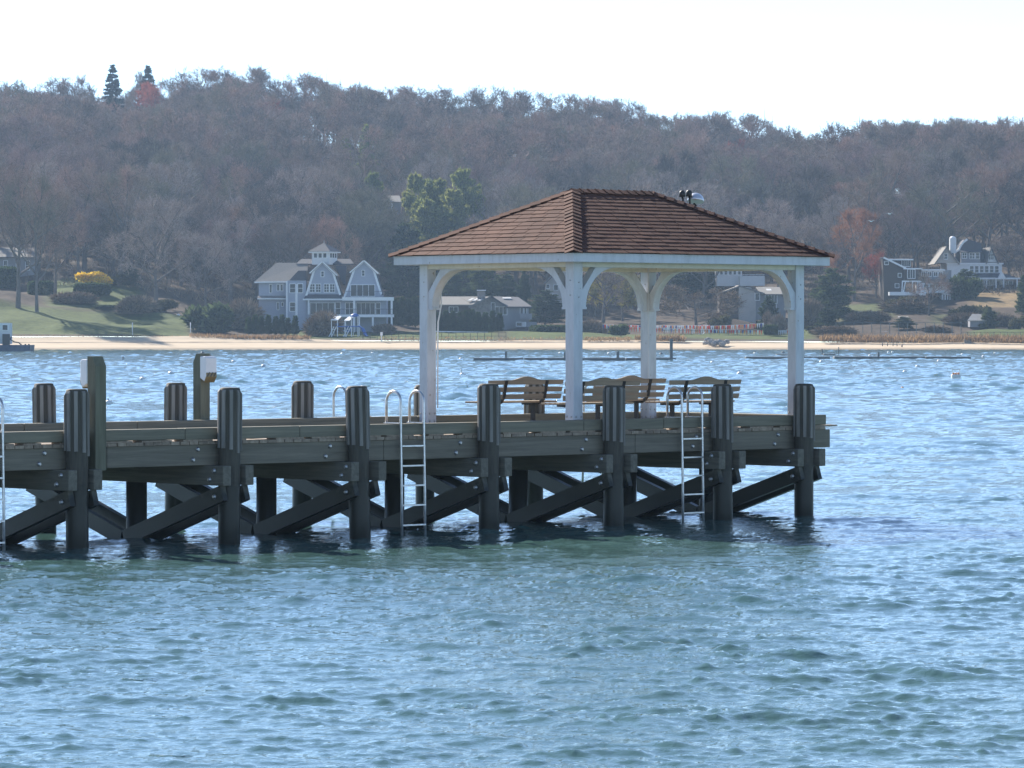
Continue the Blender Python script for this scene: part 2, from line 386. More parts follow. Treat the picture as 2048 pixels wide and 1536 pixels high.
def caps(p, q, n1, n2, name):
    p = Vector(p); q = Vector(q); d = (q - p).normalized(); n1 = Vector(n1).normalized(); n2 = Vector(n2).normalized()
    s1 = n1.cross(d).normalized(); s2 = -n2.cross(d).normalized()
    if s1.dot(n2) > 0: s1 = -s1
    if s2.dot(n1) > 0: s2 = -s2
    nb = (n1 + n2).normalized(); L_ = (q - p).length; mb = MB(); s = -.02
    while s < L_:
        e_ = min(s + .2, L_ + .02); W_ = .125 + random.uniform(-.006, .008); h0 = .042 + random.uniform(-.003, .004); h1 = .026; th = .012
        c0, c1 = p + d * s, p + d * e_
        top = [c0 + s1 * W_ + n1 * (h0 - .008), c0 + nb * h0, c0 + s2 * W_ + n2 * (h0 - .008), c1 + s1 * W_ + n1 * (h1 - .008), c1 + nb * h1, c1 + s2 * W_ + n2 * (h1 - .008)]
        bot = [top[0] - n1 * th, top[1] - nb * th, top[2] - n2 * th]
        mb.add(top + bot, [(0, 1, 4, 3), (1, 2, 5, 4), (6, 7, 1, 0), (7, 8, 2, 1), (6, 0, 3), (2, 8, 5)]); s += .165
    return mb.build(name, M['shingle'], roof)
def fnrm(a, b, c): return (Vector(b) - Vector(a)).cross(Vector(c) - Vector(a)).normalized()
NS, NE_, NN, NW = fnrm(C4[0], C4[1], A2), fnrm(C4[1], C4[2], A2), fnrm(C4[2], C4[3], A1), fnrm(C4[3], C4[0], A1)
caps(C4[0], A1, NW, NS, 'hip_cap'); caps(C4[1], A2, NS, NE_, 'hip_cap'); caps(C4[2], A2, NE_, NN, 'hip_cap'); caps(C4[3], A1, NN, NW, 'hip_cap'); caps(A1, A2, NS, NN, 'ridge_cap')
# loose white cable on the far left post
cx, cy = -PXH + PW + .012, PYH - PW - .02
MB().tube([(cx, cy, 2.3), (cx + .03, cy - .03, 2.15), (cx + .05, cy - .03, 1.9), (cx + .01, cy, 1.62), (cx, cy, 1.3), (cx, cy, .3)], .011, 6).build('cable', M['boxwhite'], gz)

# floodlight cluster on the far slope of the roof
fl = thing('floodlight', 'polished metal dome floodlight with two black hooded lamps behind the gazebo roof', 'floodlight', pt(solve(1391, 2.75), 2.75, GZ), TH)
zr = ZA - .64 / EY * (ZA - ZE)
MB().tube([(0, 0, zr), (0, 0, zr + .18), (-.04, .0, zr + .2)], .018, 8).build('stalk', M['iron'], fl)
dm = MB(); dm.lathe([(.135 * math.cos(a), .14 * math.sin(a)) for a in [i * math.pi / 2 / 10 for i in range(10)]] + [(.004, .14)], 24, (.0, 0, 0))
o = dm.build('dome', M['chrome'], fl, (.0, 0, zr + .235)); o.rotation_euler = (R(-8), R(14), 0)
for k, (dx, dz) in enumerate(((-.3, .30), (-.15, .31))):
    hm = MB().lathe([(.05, 0), (.052, .05), (.044, .085), (.022, .105), (.004, .108)], 12, (dx, 0, zr + dz))
    o = hm.build('lamp_hood', M['iron'], fl)
    MB().tube([(dx, 0, zr + dz + .02), (dx + .02, 0, zr + dz - .1), (dx * .6, 0, zr + .12), (0, 0, zr + .1)], .017, 8).build('arm', M['iron'], fl)

# ------------------------------------------------------------------ benches (all face away, out over the far side)
def bench_parts(root):
    Lh = .77
    def rail(z0, z1, y, hump=False):
        top = [(-Lh, z1), ] if not hump else [(-Lh, z1)] + [(x, z1 + .055 * (0.5 + .5 * math.cos(math.pi * x / .30)) ** .8) for x in [-.30 + .05 * i for i in range(13)]]
        top += [(Lh, z1)]
        poly = [(-Lh + .01, z0), (Lh - .01, z0)] + top[::-1]
        return MB().prism(poly, lambda p, q, d: (p, y + d + (.70 - q) * .22, q), -.014, .014)
    rail(.665, .735, 0, True).build('back_rail', M['benchwood'], root)
    rail(.553, .628, 0).build('back_rail', M['benchwood'], root)
    rail(.445, .520, 0).build('back_rail', M['benchwood'], root)
    for k in range(4): MB().box(-Lh, Lh, .13 + k * .105, .13 + k * .105 + .09, .385, .412, .004).build('seat_slat', M['benchwood'], root)
    for x in (-.42, .42):
        pts = [(x, .0 - .02, .725), (x, .03 - .02, .62), (x, .075 - .03, .47), (x, .12 - .02, .405), (x, .18, .372), (x, .36, .368), (x, .54, .372)]
        m_ = MB()
        for a, b in zip(pts[:-1], pts[1:]): m_.bar(a, b, .05, .03, (0, -1, .3), ext=.006)
        m_.build('bracket', M['iron'], root)
        MB().box(x - .03, x + .03, .27, .33, 0, .366, .006).build('leg', M['iron'], root)
b0 = None
for px, w_, lab in ((1052, 2.5, 'slatted wooden bench with humped backrest, left of the near white gazebo post'),
                    (1206, .78, 'wooden bench with its back to the curb, directly right of the near white gazebo post'),
                    (1261, 2.5, 'wooden bench standing in front of the far gazebo post, humped backrest half lit'),
                    (1411, .78, 'grey wooden bench behind the twin ladder hoops, last toward the pier end')):
    t = solve(px, w_)
    o = thing('bench', lab, 'bench', pt(t, w_, GZ), TH, 'wooden benches under the gazebo')
    if b0 is None: b0 = o; bench_parts(o)
    else:
        for k in kids(b0): copy_tree(k, o)

# ------------------------------------------------------------------ ladders
def ladder(t, w_out, s, label, zlow=-.5):
    """s = +1 for the near side (hoops reach inward to larger w), -1 for the far side"""
    o = thing('ladder', label, 'ladder', pt(t, w_out, 0), TH, 'swim ladders along the pier')
    for x in (-.215, .215):
        arc = [(x, s * (.155 - .155 * math.cos(a)), 1.86 + .155 * math.sin(a)) for a in [i * math.pi / 12 for i in range(13)]]
        MB().tube([(x, -s * .03, zlow), (x, -s * .02, .6)] + [(x, 0, 1.4)] + arc + [(x, s * .31, 1.575)], .0185, 8).build('rail', M['alu'], o)
        MB().box(x - .03, x + .03, min(s * .02, s * .34), max(s * .02, s * .34), 1.562, 1.574).build('foot_plate', M['alu'], o)
    for k in range(7):
        z = 1.245 - .278 * k
        if z > zlow: MB().bar((-.215, -s * .012 - s * .004 * k, z), (.215, -s * .012 - s * .004 * k, z), .04, .022).build('rung', M['alu'], o)
    return o
ladder((solve(805, .05) + solve(850, .05)) / 2, .08, 1, 'aluminium swim ladder with two hoops on the near side just left of the gazebo')
ladder((solve(1367, .05) + solve(1407, .05)) / 2, .08, 1, 'aluminium swim ladder on the near side in front of the gazebo benches')
ladder(solve(6, .05) - .2, .08, 1, 'aluminium swim ladder cut off at the left edge of the photo')
ladder(solve(688, 4.15), WF - .08, -1, 'aluminium ladder on the far side, its hoop showing between two pier piles', .1)
ladder(solve(1186, 4.15), WF - .08, -1, 'ladder on the far side hidden behind the benches, lower end seen under the deck', .28)

# ------------------------------------------------------------------ lamp pedestals
def pedestal(t, w_, s, zbot, label, ztop=2.53):
    o = thing('lamp_pedestal', label, 'pedestal', pt(t, w_, 0), TH, 'white box lamps on timber pedestals')
    h = .087
    # square post, chamfered top on the outer side (-s)
    fn = lambda p, q, d: (d, s * p, q)
    MB().prism([(-h, zbot), (h, zbot), (h, ztop), (-.015, ztop), (-h, ztop - .13)], fn, -h, h).build('post', M['postwood'], o)
    y0, y1 = h, h + .15
    poly = [(y0, 2.17), (y1 - .05, 2.12), (y1, 2.2), (y1, 2.465), (y1 - .03, 2.49), (y0, 2.49)]
    bx = MB().prism(poly, fn, -.1, .1).build('lamp_box', M['boxwhite'], o)
    m_ = bx.modifiers.new('bev', 'BEVEL'); m_.width = .014; m_.segments = 2
    poly = [(y1 - .052, 2.105), (y1 + .004, 2.19), (y1 + .004, 2.25), (y1 - .01, 2.25), (y1 - .06, 2.125)]
    ln = MB().prism(poly, fn, -.094, .094).build('lens', M['boxclear'], bx)
    lv = MB()
    for k in range(3):
        xx = -.06 + k * .06
        lv.bar((xx - .02, s * (y1 + .007), 2.195), (xx + .025, s * (y1 + .007), 2.255), .016, .004, (0, 1, 0))
    lv.build('louvre', M['dark'], bx)
    return o
pedestal(solve(194, .05), .055, 1, 1.03, 'white box lamp on a tall chamfered timber post at the near side of the pier')
pedestal(solve(403, 4.17), 4.17, -1, 1.03, 'white box lamp with slotted brown lens facing the deck on a far side post')
# ------------------------------------------------------------------ water: one sheet with real waves, finest near the eye
def spectrum_tile(n, Lt, lo, hi, lp, direction, spread, seed, amp):
    g = np.random.default_rng(seed)
    k1 = np.fft.fftfreq(n, Lt / n) * 2 * np.pi; kx, ky = np.meshgrid(k1, k1, indexing='ij')
    k = np.hypot(kx, ky); k[0, 0] = 1e-6; kp = 2 * np.pi / lp
    S = np.exp(-1.1 * (kp / k) ** 2) / k ** 3.7
    ang = np.arctan2(ky, kx) - direction
    S *= (np.clip(np.cos(ang), 0, 1) ** spread + .06)
    lam = 2 * np.pi / k; S[(lam < lo) | (lam > hi)] = 0; S[0, 0] = 0
    F_ = (g.standard_normal((n, n)) + 1j * g.standard_normal((n, n))) * np.sqrt(S)
    h = np.real(np.fft.ifft2(F_)); h /= h.std()
    # sharpen crests a little
    h = h + .18 * (h * h - 1)
    return h * amp
def sample(tile, Lt, x, y, rot):
    n = tile.shape[0]; c, s = math.cos(rot), math.sin(rot)
    u = ((x * c - y * s) / Lt * n) % n; v = ((x * s + y * c) / Lt * n) % n
    i = np.floor(u).astype(int); j = np.floor(v).astype(int); fu = u - i; fv = v - j
    i %= n; j %= n; i2 = (i + 1) % n; j2 = (j + 1) % n
    return tile[i, j] * (1 - fu) * (1 - fv) + tile[i2, j] * fu * (1 - fv) + tile[i, j2] * (1 - fu) * fv + tile[i2, j2] * fu * fv
ta = spectrum_tile(512, 43.0, .45, 9, 1.85, R(-100), 2.2, 3, .0095)
tb = spectrum_tile(512, 11.3, .07, .62, .5, R(-80), 1.5, 5, .0054)
tc_ = spectrum_tile(256, 310., 4, 80, 14, R(-95), 2, 9, .014)
rows = [14.0]
while rows[-1] < 600: rows.append(rows[-1] * (1.0017 if 24 < rows[-1] < 70 else 1.0022 if rows[-1] < 160 else 1.0026))
rows = np.array(rows)
a1 = np.tan(np.radians(np.concatenate([np.linspace(-60, -10, 60)[:-1], np.linspace(-10, 10, 560), np.linspace(10, 60, 60)[1:]])))
Yg, Ag = np.meshgrid(rows, a1, indexing='ij'); Xg = Ag * Yg
fade = np.clip((598 - Yg) / 25, 0, 1)
Zg = sample(ta, 43.0, Xg, Yg, .0) + sample(tb, 11.3, Xg, Yg, .35) * np.clip(1.2 - Yg / 160, .25, 1) + sample(tc_, 310., Xg, Yg, .2)
tf = spectrum_tile(512, 97.0, .8, 14, 2.3, R(-97), 2.2, 13, .030)
Zg = Zg + sample(tf, 97.0, Xg, Yg, .1) * np.clip((Yg - 75) / 130, 0, 1)
# gusts: patches of calmer and rougher water
gust = sample(spectrum_tile(256, 260., 12, 120, 50, R(-90), .5, 21, 1.0), 260., Xg, Yg, .5)
gust2 = sample(spectrum_tile(256, 61., 2.5, 18, 7, R(-90), .3, 23, 1.0), 61., Xg, Yg, .9)
Zg *= np.clip(1 + .25 * gust + .2 * gust2, .4, 1.7) * fade
def grid_mesh(name, X, Y, Z, smooth=True):
    nr, nc = X.shape; me = bpy.data.meshes.new(name)
    co = np.stack([X, Y, Z], -1).reshape(-1, 3).astype(np.float32)
    i = np.arange(nr - 1)[:, None] * nc + np.arange(nc - 1)[None, :]
    q = np.stack([i, i + 1, i + nc + 1, i + nc], -1).reshape(-1, 4).astype(np.int32)
    me.vertices.add(len(co)); me.vertices.foreach_set('co', co.ravel())
    me.loops.add(q.size); me.loops.foreach_set('vertex_index', q.ravel())
    me.polygons.add(len(q)); me.polygons.foreach_set('loop_start', np.arange(0, q.size, 4, dtype=np.int32))
    me.polygons.foreach_set('use_smooth', np.full(len(q), smooth)); me.update(calc_edges=True); return me
m, nt, b = newmat('bay water'); L = nt.links.new
b.inputs['Base Color'].default_value = (.018, .075, .070, 1); b.inputs['Roughness'].default_value = .07; b.inputs['IOR'].default_value = 1.333
geo = N(nt, 'ShaderNodeNewGeometry')
mp = N(nt, 'ShaderNodeMapping'); mp.inputs['Scale'].default_value = (1, .8, 1); L(geo.outputs['Position'], mp.inputs[0])
n1 = N(nt, 'ShaderNodeTexNoise', Scale=13.0, Detail=4.0, Roughness=.62, Distortion=.5); L(mp.outputs[0], n1.inputs['Vector'])
sp = N(nt, 'ShaderNodeSeparateXYZ'); L(geo.outputs['Position'], sp.inputs[0])
far = N(nt, 'ShaderNodeMapRange'); far.inputs['From Min'].default_value = 70; far.inputs['From Max'].default_value = 260; L(sp.outputs['Y'], far.inputs['Value'])
# ripples everywhere; out on the open bay, where the sheet is coarser, the chop too
n3 = N(nt, 'ShaderNodeTexNoise', Scale=1.15, Detail=5.0, Roughness=.62, Distortion=.4); L(mp.outputs[0], n3.inputs['Vector'])
mu = N(nt, 'ShaderNodeMath', operation='MULTIPLY'); L(n3.outputs[0], mu.inputs[0]); L(far.outputs[0], mu.inputs[1])
b1 = N(nt, 'ShaderNodeBump', Strength=1.0, Distance=.10); L(mu.outputs[0], b1.inputs['Height'])
bp = N(nt, 'ShaderNodeBump', Strength=1.0, Distance=.0085); L(n1.outputs[0], bp.inputs['Height']); L(b1.outputs[0], bp.inputs['Normal'])
# scattered cat's-paws: small patches of steep ripples that catch the sun
vo = N(nt, 'ShaderNodeTexVoronoi', Scale=2.6); vo2 = N(nt, 'ShaderNodeMapping'); vo2.inputs['Scale'].default_value = (1, .14, 1)
mxv = N(nt, 'ShaderNodeMix', data_type='VECTOR'); L(far.outputs[0], mxv.inputs['Factor']); L(geo.outputs['Position'], vo2.inputs[0]); L(geo.outputs['Position'], mxv.inputs['A']); L(vo2.outputs[0], mxv.inputs['B']); L(mxv.outputs['Result'], vo.inputs['Vector']); sc_ = N(nt, 'ShaderNodeSeparateColor'); L(vo.outputs['Color'], sc_.inputs[0])
gt = N(nt, 'ShaderNodeMath', operation='GREATER_THAN'); th_ = N(nt, 'ShaderNodeMapRange'); th_.inputs['To Min'].default_value = .988; th_.inputs['To Max'].default_value = .90; L(far.outputs[0], th_.inputs['Value']); L(th_.outputs[0], gt.inputs[1]); L(sc_.outputs[0], gt.inputs[0])
dm_ = N(nt, 'ShaderNodeMapRange'); dm_.inputs['From Min'].default_value = .45; dm_.inputs['From Max'].default_value = .1; L(vo.outputs['Distance'], dm_.inputs['Value'])
mk0 = N(nt, 'ShaderNodeMath', operation='MULTIPLY'); L(gt.outputs[0], mk0.inputs[0]); L(dm_.outputs[0], mk0.inputs[1])
nf = N(nt, 'ShaderNodeMapRange'); nf.inputs['To Min'].default_value = .6; L(far.outputs[0], nf.inputs['Value'])
mk = N(nt, 'ShaderNodeMath', operation='MULTIPLY'); L(mk0.outputs[0], mk.inputs[0]); L(nf.outputs[0], mk.inputs[1])
n4 = N(nt, 'ShaderNodeTexNoise', Scale=16.0, Detail=2.0); L(geo.outputs['Position'], n4.inputs['Vector'])
m4 = N(nt, 'ShaderNodeMath', operation='MULTIPLY'); L(n4.outputs[0], m4.inputs[0]); L(mk.outputs[0], m4.inputs[1])
b4 = N(nt, 'ShaderNodeBump', Strength=1.0, Distance=.14); L(m4.outputs[0], b4.inputs['Height']); L(bp.outputs[0], b4.inputs['Normal']); L(b4.outputs[0], b.inputs['Normal'])
rg = N(nt, 'ShaderNodeMapRange'); rg.inputs['From Min'].default_value = 60; rg.inputs['From Max'].default_value = 350; rg.inputs['To Min'].default_value = .06; rg.inputs['To Max'].default_value = .08
L(sp.outputs['Y'], rg.inputs['Value'])
rm = N(nt, 'ShaderNodeMath', operation='MULTIPLY_ADD'); rm.inputs[1].default_value = .07; L(mk.outputs[0], rm.inputs[0]); L(rg.outputs[0], rm.inputs[2]); L(rm.outputs[0], b.inputs['Roughness'])
n2 = N(nt, 'ShaderNodeTexNoise', Scale=.05, Detail=2.0); L(geo.outputs['Position'], n2.inputs['Vector'])
rr = ramp(nt, [(.35, (.050, .112, .104)), (.65, (.066, .134, .120))]); L(n2.outputs[0], rr.inputs[0]); L(rr.outputs[0], b.inputs['Base Color'])
M['water'] = m
struct(link('water', grid_mesh('water', Xg, Yg, Zg), m))
# bay floor edge so nothing is open beneath
# ------------------------------------------------------------------ far shore terrain: ground heights from eye-level sight lines
TPX = [-700, 0, 200, 380, 500, 700, 900, 1150, 1300, 1600, 1750, 1900, 2048, 2750]
TAB = {  # distance: photo row of the ground at each column
    612: [673, 673, 673, 674, 677, 681, 682, 682, 683, 683, 686, 687, 688, 688],
    622: [660, 662, 664, 668, 671, 672, 672, 672, 671, 670, 669, 668, 667, 667],
    650: [605, 607, 622, 636, 652, 656, 662, 662, 660, 657, 638, 640, 644, 640],
    690: [575, 576, 566, 600, 625, 640, 642, 635, 625, 615, 596, 590, 588, 580],
    740: [520, 520, 520, 545, 575, 585, 585, 580, 575, 560, 545, 535, 530, 530],
    820: [430, 425, 425, 440, 450, 460, 465, 470, 470, 465, 455, 450, 445, 445],
    900: [372, 367, 362, 362, 372, 377, 387, 408, 418, 424, 414, 409, 409, 409],
    1000: [322, 318, 300, 282, 280, 294, 312, 342, 362, 400, 400, 392, 396, 400],
    1060: [340, 336, 318, 300, 298, 312, 330, 360, 380, 416, 416, 408, 412, 416],
    1350: [520] * 14}
TD = sorted(TAB)
def ground(px, d):
    px = np.asarray(px, float); d = np.asarray(d, float)
    cols = np.stack([np.interp(px, TPX, [HC - (p - YH) * dd / FPX for p in TAB[dd]]) for dd in TD], 0)
    out = np.zeros(np.broadcast(px, d).shape); px, d = np.broadcast_arrays(px, d)
    cols = cols.reshape(len(TD), *px.shape) if cols.shape[1:] == px.shape else np.broadcast_to(cols, (len(TD), *px.shape))
    i = np.clip(np.searchsorted(TD, d) - 1, 0, len(TD) - 2)
    ta_ = np.array(TD, float); f = np.clip((d - ta_[i]) / (ta_[i + 1] - ta_[i]), 0, 1)
    a = np.take_along_axis(cols, i[None], 0)[0]; b_ = np.take_along_axis(cols, i[None] + 1, 0)[0]
    return a * (1 - f) + b_ * f
def gz1(px, d): return float(ground(np.array([px]), np.array([float(d)]))[0])
def on(px, d): return at(px, d, gz1(px, d))
ds = np.concatenate([np.arange(612.5, 700, 1.5), np.arange(700, 1352, 7.0)])
pxs = np.concatenate([np.linspace(-3200, -60, 60)[:-1], np.linspace(-60, 2110, 240), np.linspace(2110, 5200, 60)[1:]])
D_, P_ = np.meshgrid(ds, pxs, indexing='ij')
Zt = ground(P_, D_)
nzs = spectrum_tile(256, 220., 8, 80, 30, 0, .2, 33, .22)
Xt = (P_ - 1024) / FPX * D_
Zt = Zt + sample(nzs, 220., Xt, D_, .3) * np.clip((D_ - 613) / 12, 0, 1)
me = grid_mesh('hillside', Xt, D_, Zt)
# grass on the lawns, leaf litter elsewhere; shaded lower-right lawn painted litter-dark
def inbox(p0, p1, d0, d1, sp=25., sd=4.):
    return np.clip(np.minimum(P_ - p0, p1 - P_) / sp, 0, 1) * np.clip(np.minimum(D_ - d0, d1 - D_) / sd, 0, 1)
g1 = np.maximum.reduce([inbox(-200, 392, 614, 652), inbox(80, 300, 650, 700), inbox(560, 1010, 614, 648), inbox(1000, 1640, 614, 640), .8 * inbox(1665, 1800, 650, 684), inbox(1925, 2100, 616, 632), .55 * inbox(1850, 1960, 640, 662)])
dry = np.maximum(inbox(1930, 2100, 668, 700), inbox(360, 610, 612, 618) * .8)
cols = np.zeros((*P_.shape, 4), np.float32); cols[..., 3] = 1
lit = np.array([.08, .058, .043]); grs = np.array([.088, .112, .034]); dr = np.array([.24, .17, .09])
c3 = lit * (1 - g1[..., None]) + grs * g1[..., None]; c3 = c3 * (1 - dry[..., None]) + dr * dry[..., None]
cols[..., :3] = c3
at_ = me.color_attributes.new('cover', 'FLOAT_COLOR', 'POINT'); at_.data.foreach_set('color', cols.reshape(-1))
m, nt, b = newmat('lawn and leaf litter'); L = nt.links.new
va = N(nt, 'ShaderNodeVertexColor'); va.layer_name = 'cover'; geo = N(nt, 'ShaderNodeNewGeometry')
n1 = N(nt, 'ShaderNodeTexNoise', Scale=.8, Detail=6.0, Roughness=.7); L(geo.outputs['Position'], n1.inputs['Vector'])
rr = ramp(nt, [(.3, (.55, .6, .6)), (.7, (1.35, 1.3, 1.2))]); L(n1.outputs[0], rr.inputs[0])
mx = N(nt, 'ShaderNodeMix', data_type='RGBA', blend_type='MULTIPLY'); mx.inputs['Factor'].default_value = 1; L(va.outputs[0], mx.inputs['A']); L(rr.outputs[0], mx.inputs['B'])
L(mx.outputs['Result'], b.inputs['Base Color']); b.inputs['Roughness'].default_value = .95; b.inputs['Specular IOR Level'].default_value = .1
bp = N(nt, 'ShaderNodeBump', Strength=1.0, Distance=.12); L(n1.outputs[0], bp.inputs['Height']); L(bp.outputs[0], b.inputs['Normal'])
struct(link('hillside', me, m))
# beach: dry sand rising from the water, wrack lines, a low dune edge
ds = np.concatenate([[560, 580, 590], np.arange(594, 613.6, .5)])
D_, P_ = np.meshgrid(ds, pxs, indexing='ij'); Xb = (P_ - 1024) / FPX * D_
prof = np.interp(D_, [560, 590, 598, 604, 610, 612.5, 614], [-1.2, -.4, 0.0, .55, 1.25, 1.76, 1.72])
Zb = prof * np.where(prof > 0, ground(P_, np.full(P_.shape, 612.5)) / 1.76, 1) + .10 * np.sin(Xb * .11) * np.clip((D_ - 596) / 8, 0, 1) + .05 * np.sin(Xb * .37 + 1)
m = simple('beach sand', (.56, .45, .32), .95, .12, .9, bump=.05, spec=.1, stretch=(.35, 1.6, 1), coord='Object')
nt = m.node_tree; L = nt.links.new; b = nt.nodes['Principled BSDF']; src = b.inputs['Base Color'].links[0].from_socket
geo = N(nt, 'ShaderNodeNewGeometry'); sp = N(nt, 'ShaderNodeSeparateXYZ'); L(geo.outputs['Position'], sp.inputs[0])
nw = N(nt, 'ShaderNodeTexNoise', Scale=.5, Detail=6.0, Roughness=.7); mpw = N(nt, 'ShaderNodeMapping'); mpw.inputs['Scale'].default_value = (.35, 1.5, 1); L(geo.outputs['Position'], mpw.inputs[0]); L(mpw.outputs[0], nw.inputs['Vector'])
# wet sand at the water's edge and a broken line of weed at the last tide
wz = N(nt, 'ShaderNodeMath', operation='MULTIPLY_ADD'); wz.inputs[1].default_value = .45; L(nw.outputs[0], wz.inputs[0]); L(sp.outputs['Z'], wz.inputs[2])
wet = N(nt, 'ShaderNodeMapRange'); wet.inputs['From Min'].default_value = .36; wet.inputs['From Max'].default_value = .5; wet.inputs['To Min'].default_value = .55; L(wz.outputs[0], wet.inputs['Value'])
dz = N(nt, 'ShaderNodeMath', operation='SUBTRACT'); dz.inputs[1].default_value = 1.22; L(wz.outputs[0], dz.inputs[0]); ab = N(nt, 'ShaderNodeMath', operation='ABSOLUTE'); L(dz.outputs[0], ab.inputs[0])
wr = N(nt, 'ShaderNodeMapRange'); wr.inputs['From Min'].default_value = .03; wr.inputs['From Max'].default_value = .12; wr.inputs['To Min'].default_value = .42; L(ab.outputs[0], wr.inputs['Value'])
pr = N(nt, 'ShaderNodeMath', operation='MULTIPLY'); L(wet.outputs[0], pr.inputs[0]); L(wr.outputs[0], pr.inputs[1])
hv = N(nt, 'ShaderNodeHueSaturation'); L(pr.outputs[0], hv.inputs['Value']); L(src, hv.inputs['Color']); L(hv.outputs[0], b.inputs['Base Color'])
struct(link('beach', grid_mesh('beach', Xb, D_, Zb), m))

# ------------------------------------------------------------------ vegetation
def twigmat(name, stops, scale=.055, rough=.9, mass=False, trans=0.0):
    m, nt, b = newmat(name); L = nt.links.new; geo = N(nt, 'ShaderNodeNewGeometry'); oi = N(nt, 'ShaderNodeObjectInfo')
    n1 = N(nt, 'ShaderNodeTexNoise', Scale=scale, Detail=1.5); L(geo.outputs['Position'], n1.inputs['Vector'])
    ma = N(nt, 'ShaderNodeMath', operation='MULTIPLY_ADD'); ma.inputs[1].default_value = .55; L(n1.outputs[0], ma.inputs[2])
    if mass: ta_n = N(nt, 'ShaderNodeAttribute'); ta_n.attribute_name = 'tree_tint'; L(ta_n.outputs['Fac'], ma.inputs[0])
    else: L(oi.outputs['Random'], ma.inputs[0])
    r = ramp(nt, stops); mr = N(nt, 'ShaderNodeMapRange'); mr.inputs['From Min'].default_value = .3; mr.inputs['From Max'].default_value = 1.2; L(ma.outputs[0], mr.inputs['Value'])
    L(mr.outputs[0], r.inputs[0])
    hs = N(nt, 'ShaderNodeHueSaturation'); ri = N(nt, 'ShaderNodeMapRange'); ri.inputs['To Min'].default_value = .55; ri.inputs['To Max'].default_value = 1.5
    L(geo.outputs['Random Per Island'], ri.inputs['Value']); L(ri.outputs[0], hs.inputs['Value']); L(r.outputs[0], hs.inputs['Color']); L(hs.outputs[0], b.inputs['Base Color'])
    b.inputs['Roughness'].default_value = rough; b.inputs['Specular IOR Level'].default_value = .15
    if trans:
        tr = N(nt, 'ShaderNodeBsdfTranslucent'); L(hs.outputs[0], tr.inputs[0]); ms = N(nt, 'ShaderNodeMixShader'); ms.inputs[0].default_value = trans
        L(b.outputs[0], ms.inputs[1]); L(tr.outputs[0], ms.inputs[2]); L(ms.outputs[0], nt.nodes['Material Output'].inputs[0])
    return m
TW = [(0, (.10, .08, .07)), (.22, (.33, .25, .20)), (.4, (.16, .122, .10)), (.58, (.37, .245, .195)), (.76, (.21, .185, .13)), (1, (.42, .25, .19))]
M['twig'] = twigmat('bare twigs', TW)
M['twigmass'] = twigmat('bare twigs of the wood', TW, mass=True)
M['bark'] = simple('grey bark', (.15, .13, .115), .9, .25, 2.0, bump=.03, spec=.15)
M['greytwig'] = twigmat('pale grey twigs', [(0, (.25, .21, .185)), (.5, (.33, .27, .235)), (1, (.40, .31, .27))])
M['olivetwig'] = twigmat('olive grey twigs', [(0, (.17, .155, .105)), (1, (.25, .22, .15))])
M['mauvetwig'] = twigmat('mauve twigs', [(0, (.20, .145, .135)), (1, (.32, .22, .195))])
M['darktwig'] = twigmat('dark brown twigs', [(0, (.09, .075, .068)), (1, (.14, .11, .095))])
M['redtwig'] = twigmat('red budding twigs', [(0, (.22, .105, .06)), (.5, (.27, .125, .068)), (1, (.24, .14, .072))], trans=.4)
M['redbud'] = twigmat('red maple buds', [(0, (.30, .08, .055)), (1, (.36, .105, .07))], trans=.4)
M['paletwig'] = twigmat('pale shrub twigs', [(0, (.20, .15, .11)), (1, (.26, .20, .15))])
M['conifer'] = twigmat('conifer needles', [(0, (.032, .05, .024)), (.5, (.06, .082, .034)), (1, (.09, .115, .045))], trans=.4)
M['pine'] = twigmat('pine needles', [(0, (.125, .155, .048)), (.5, (.205, .23, .068)), (1, (.30, .30, .095))], trans=.45)
M['spruce'] = twigmat('spruce needles', [(0, (.016, .026, .02)), (1, (.026, .04, .028))])
M['hedge'] = twigmat('clipped hedge leaves', [(0, (.028, .05, .018)), (1, (.06, .09, .03))], trans=.4)
M['olive'] = twigmat('olive shrub leaves', [(0, (.055, .06, .03)), (1, (.10, .09, .045))], trans=.4)
M['brownbush'] = twigmat('brown shrub twigs', [(0, (.17, .125, .085)), (1, (.27, .20, .135))])
M['yellow'] = twigmat('yellow blossom', [(0, (.80, .55, .03)), (1, (.85, .65, .06))], trans=.4)
M['willow'] = twigmat('yellow green willow shoots', [(0, (.24, .22, .05)), (1, (.32, .28, .07))], trans=.4)
M['reed'] = twigmat('dry beach grass', [(0, (.24, .15, .08)), (1, (.34, .23, .12))], .2, trans=.4)

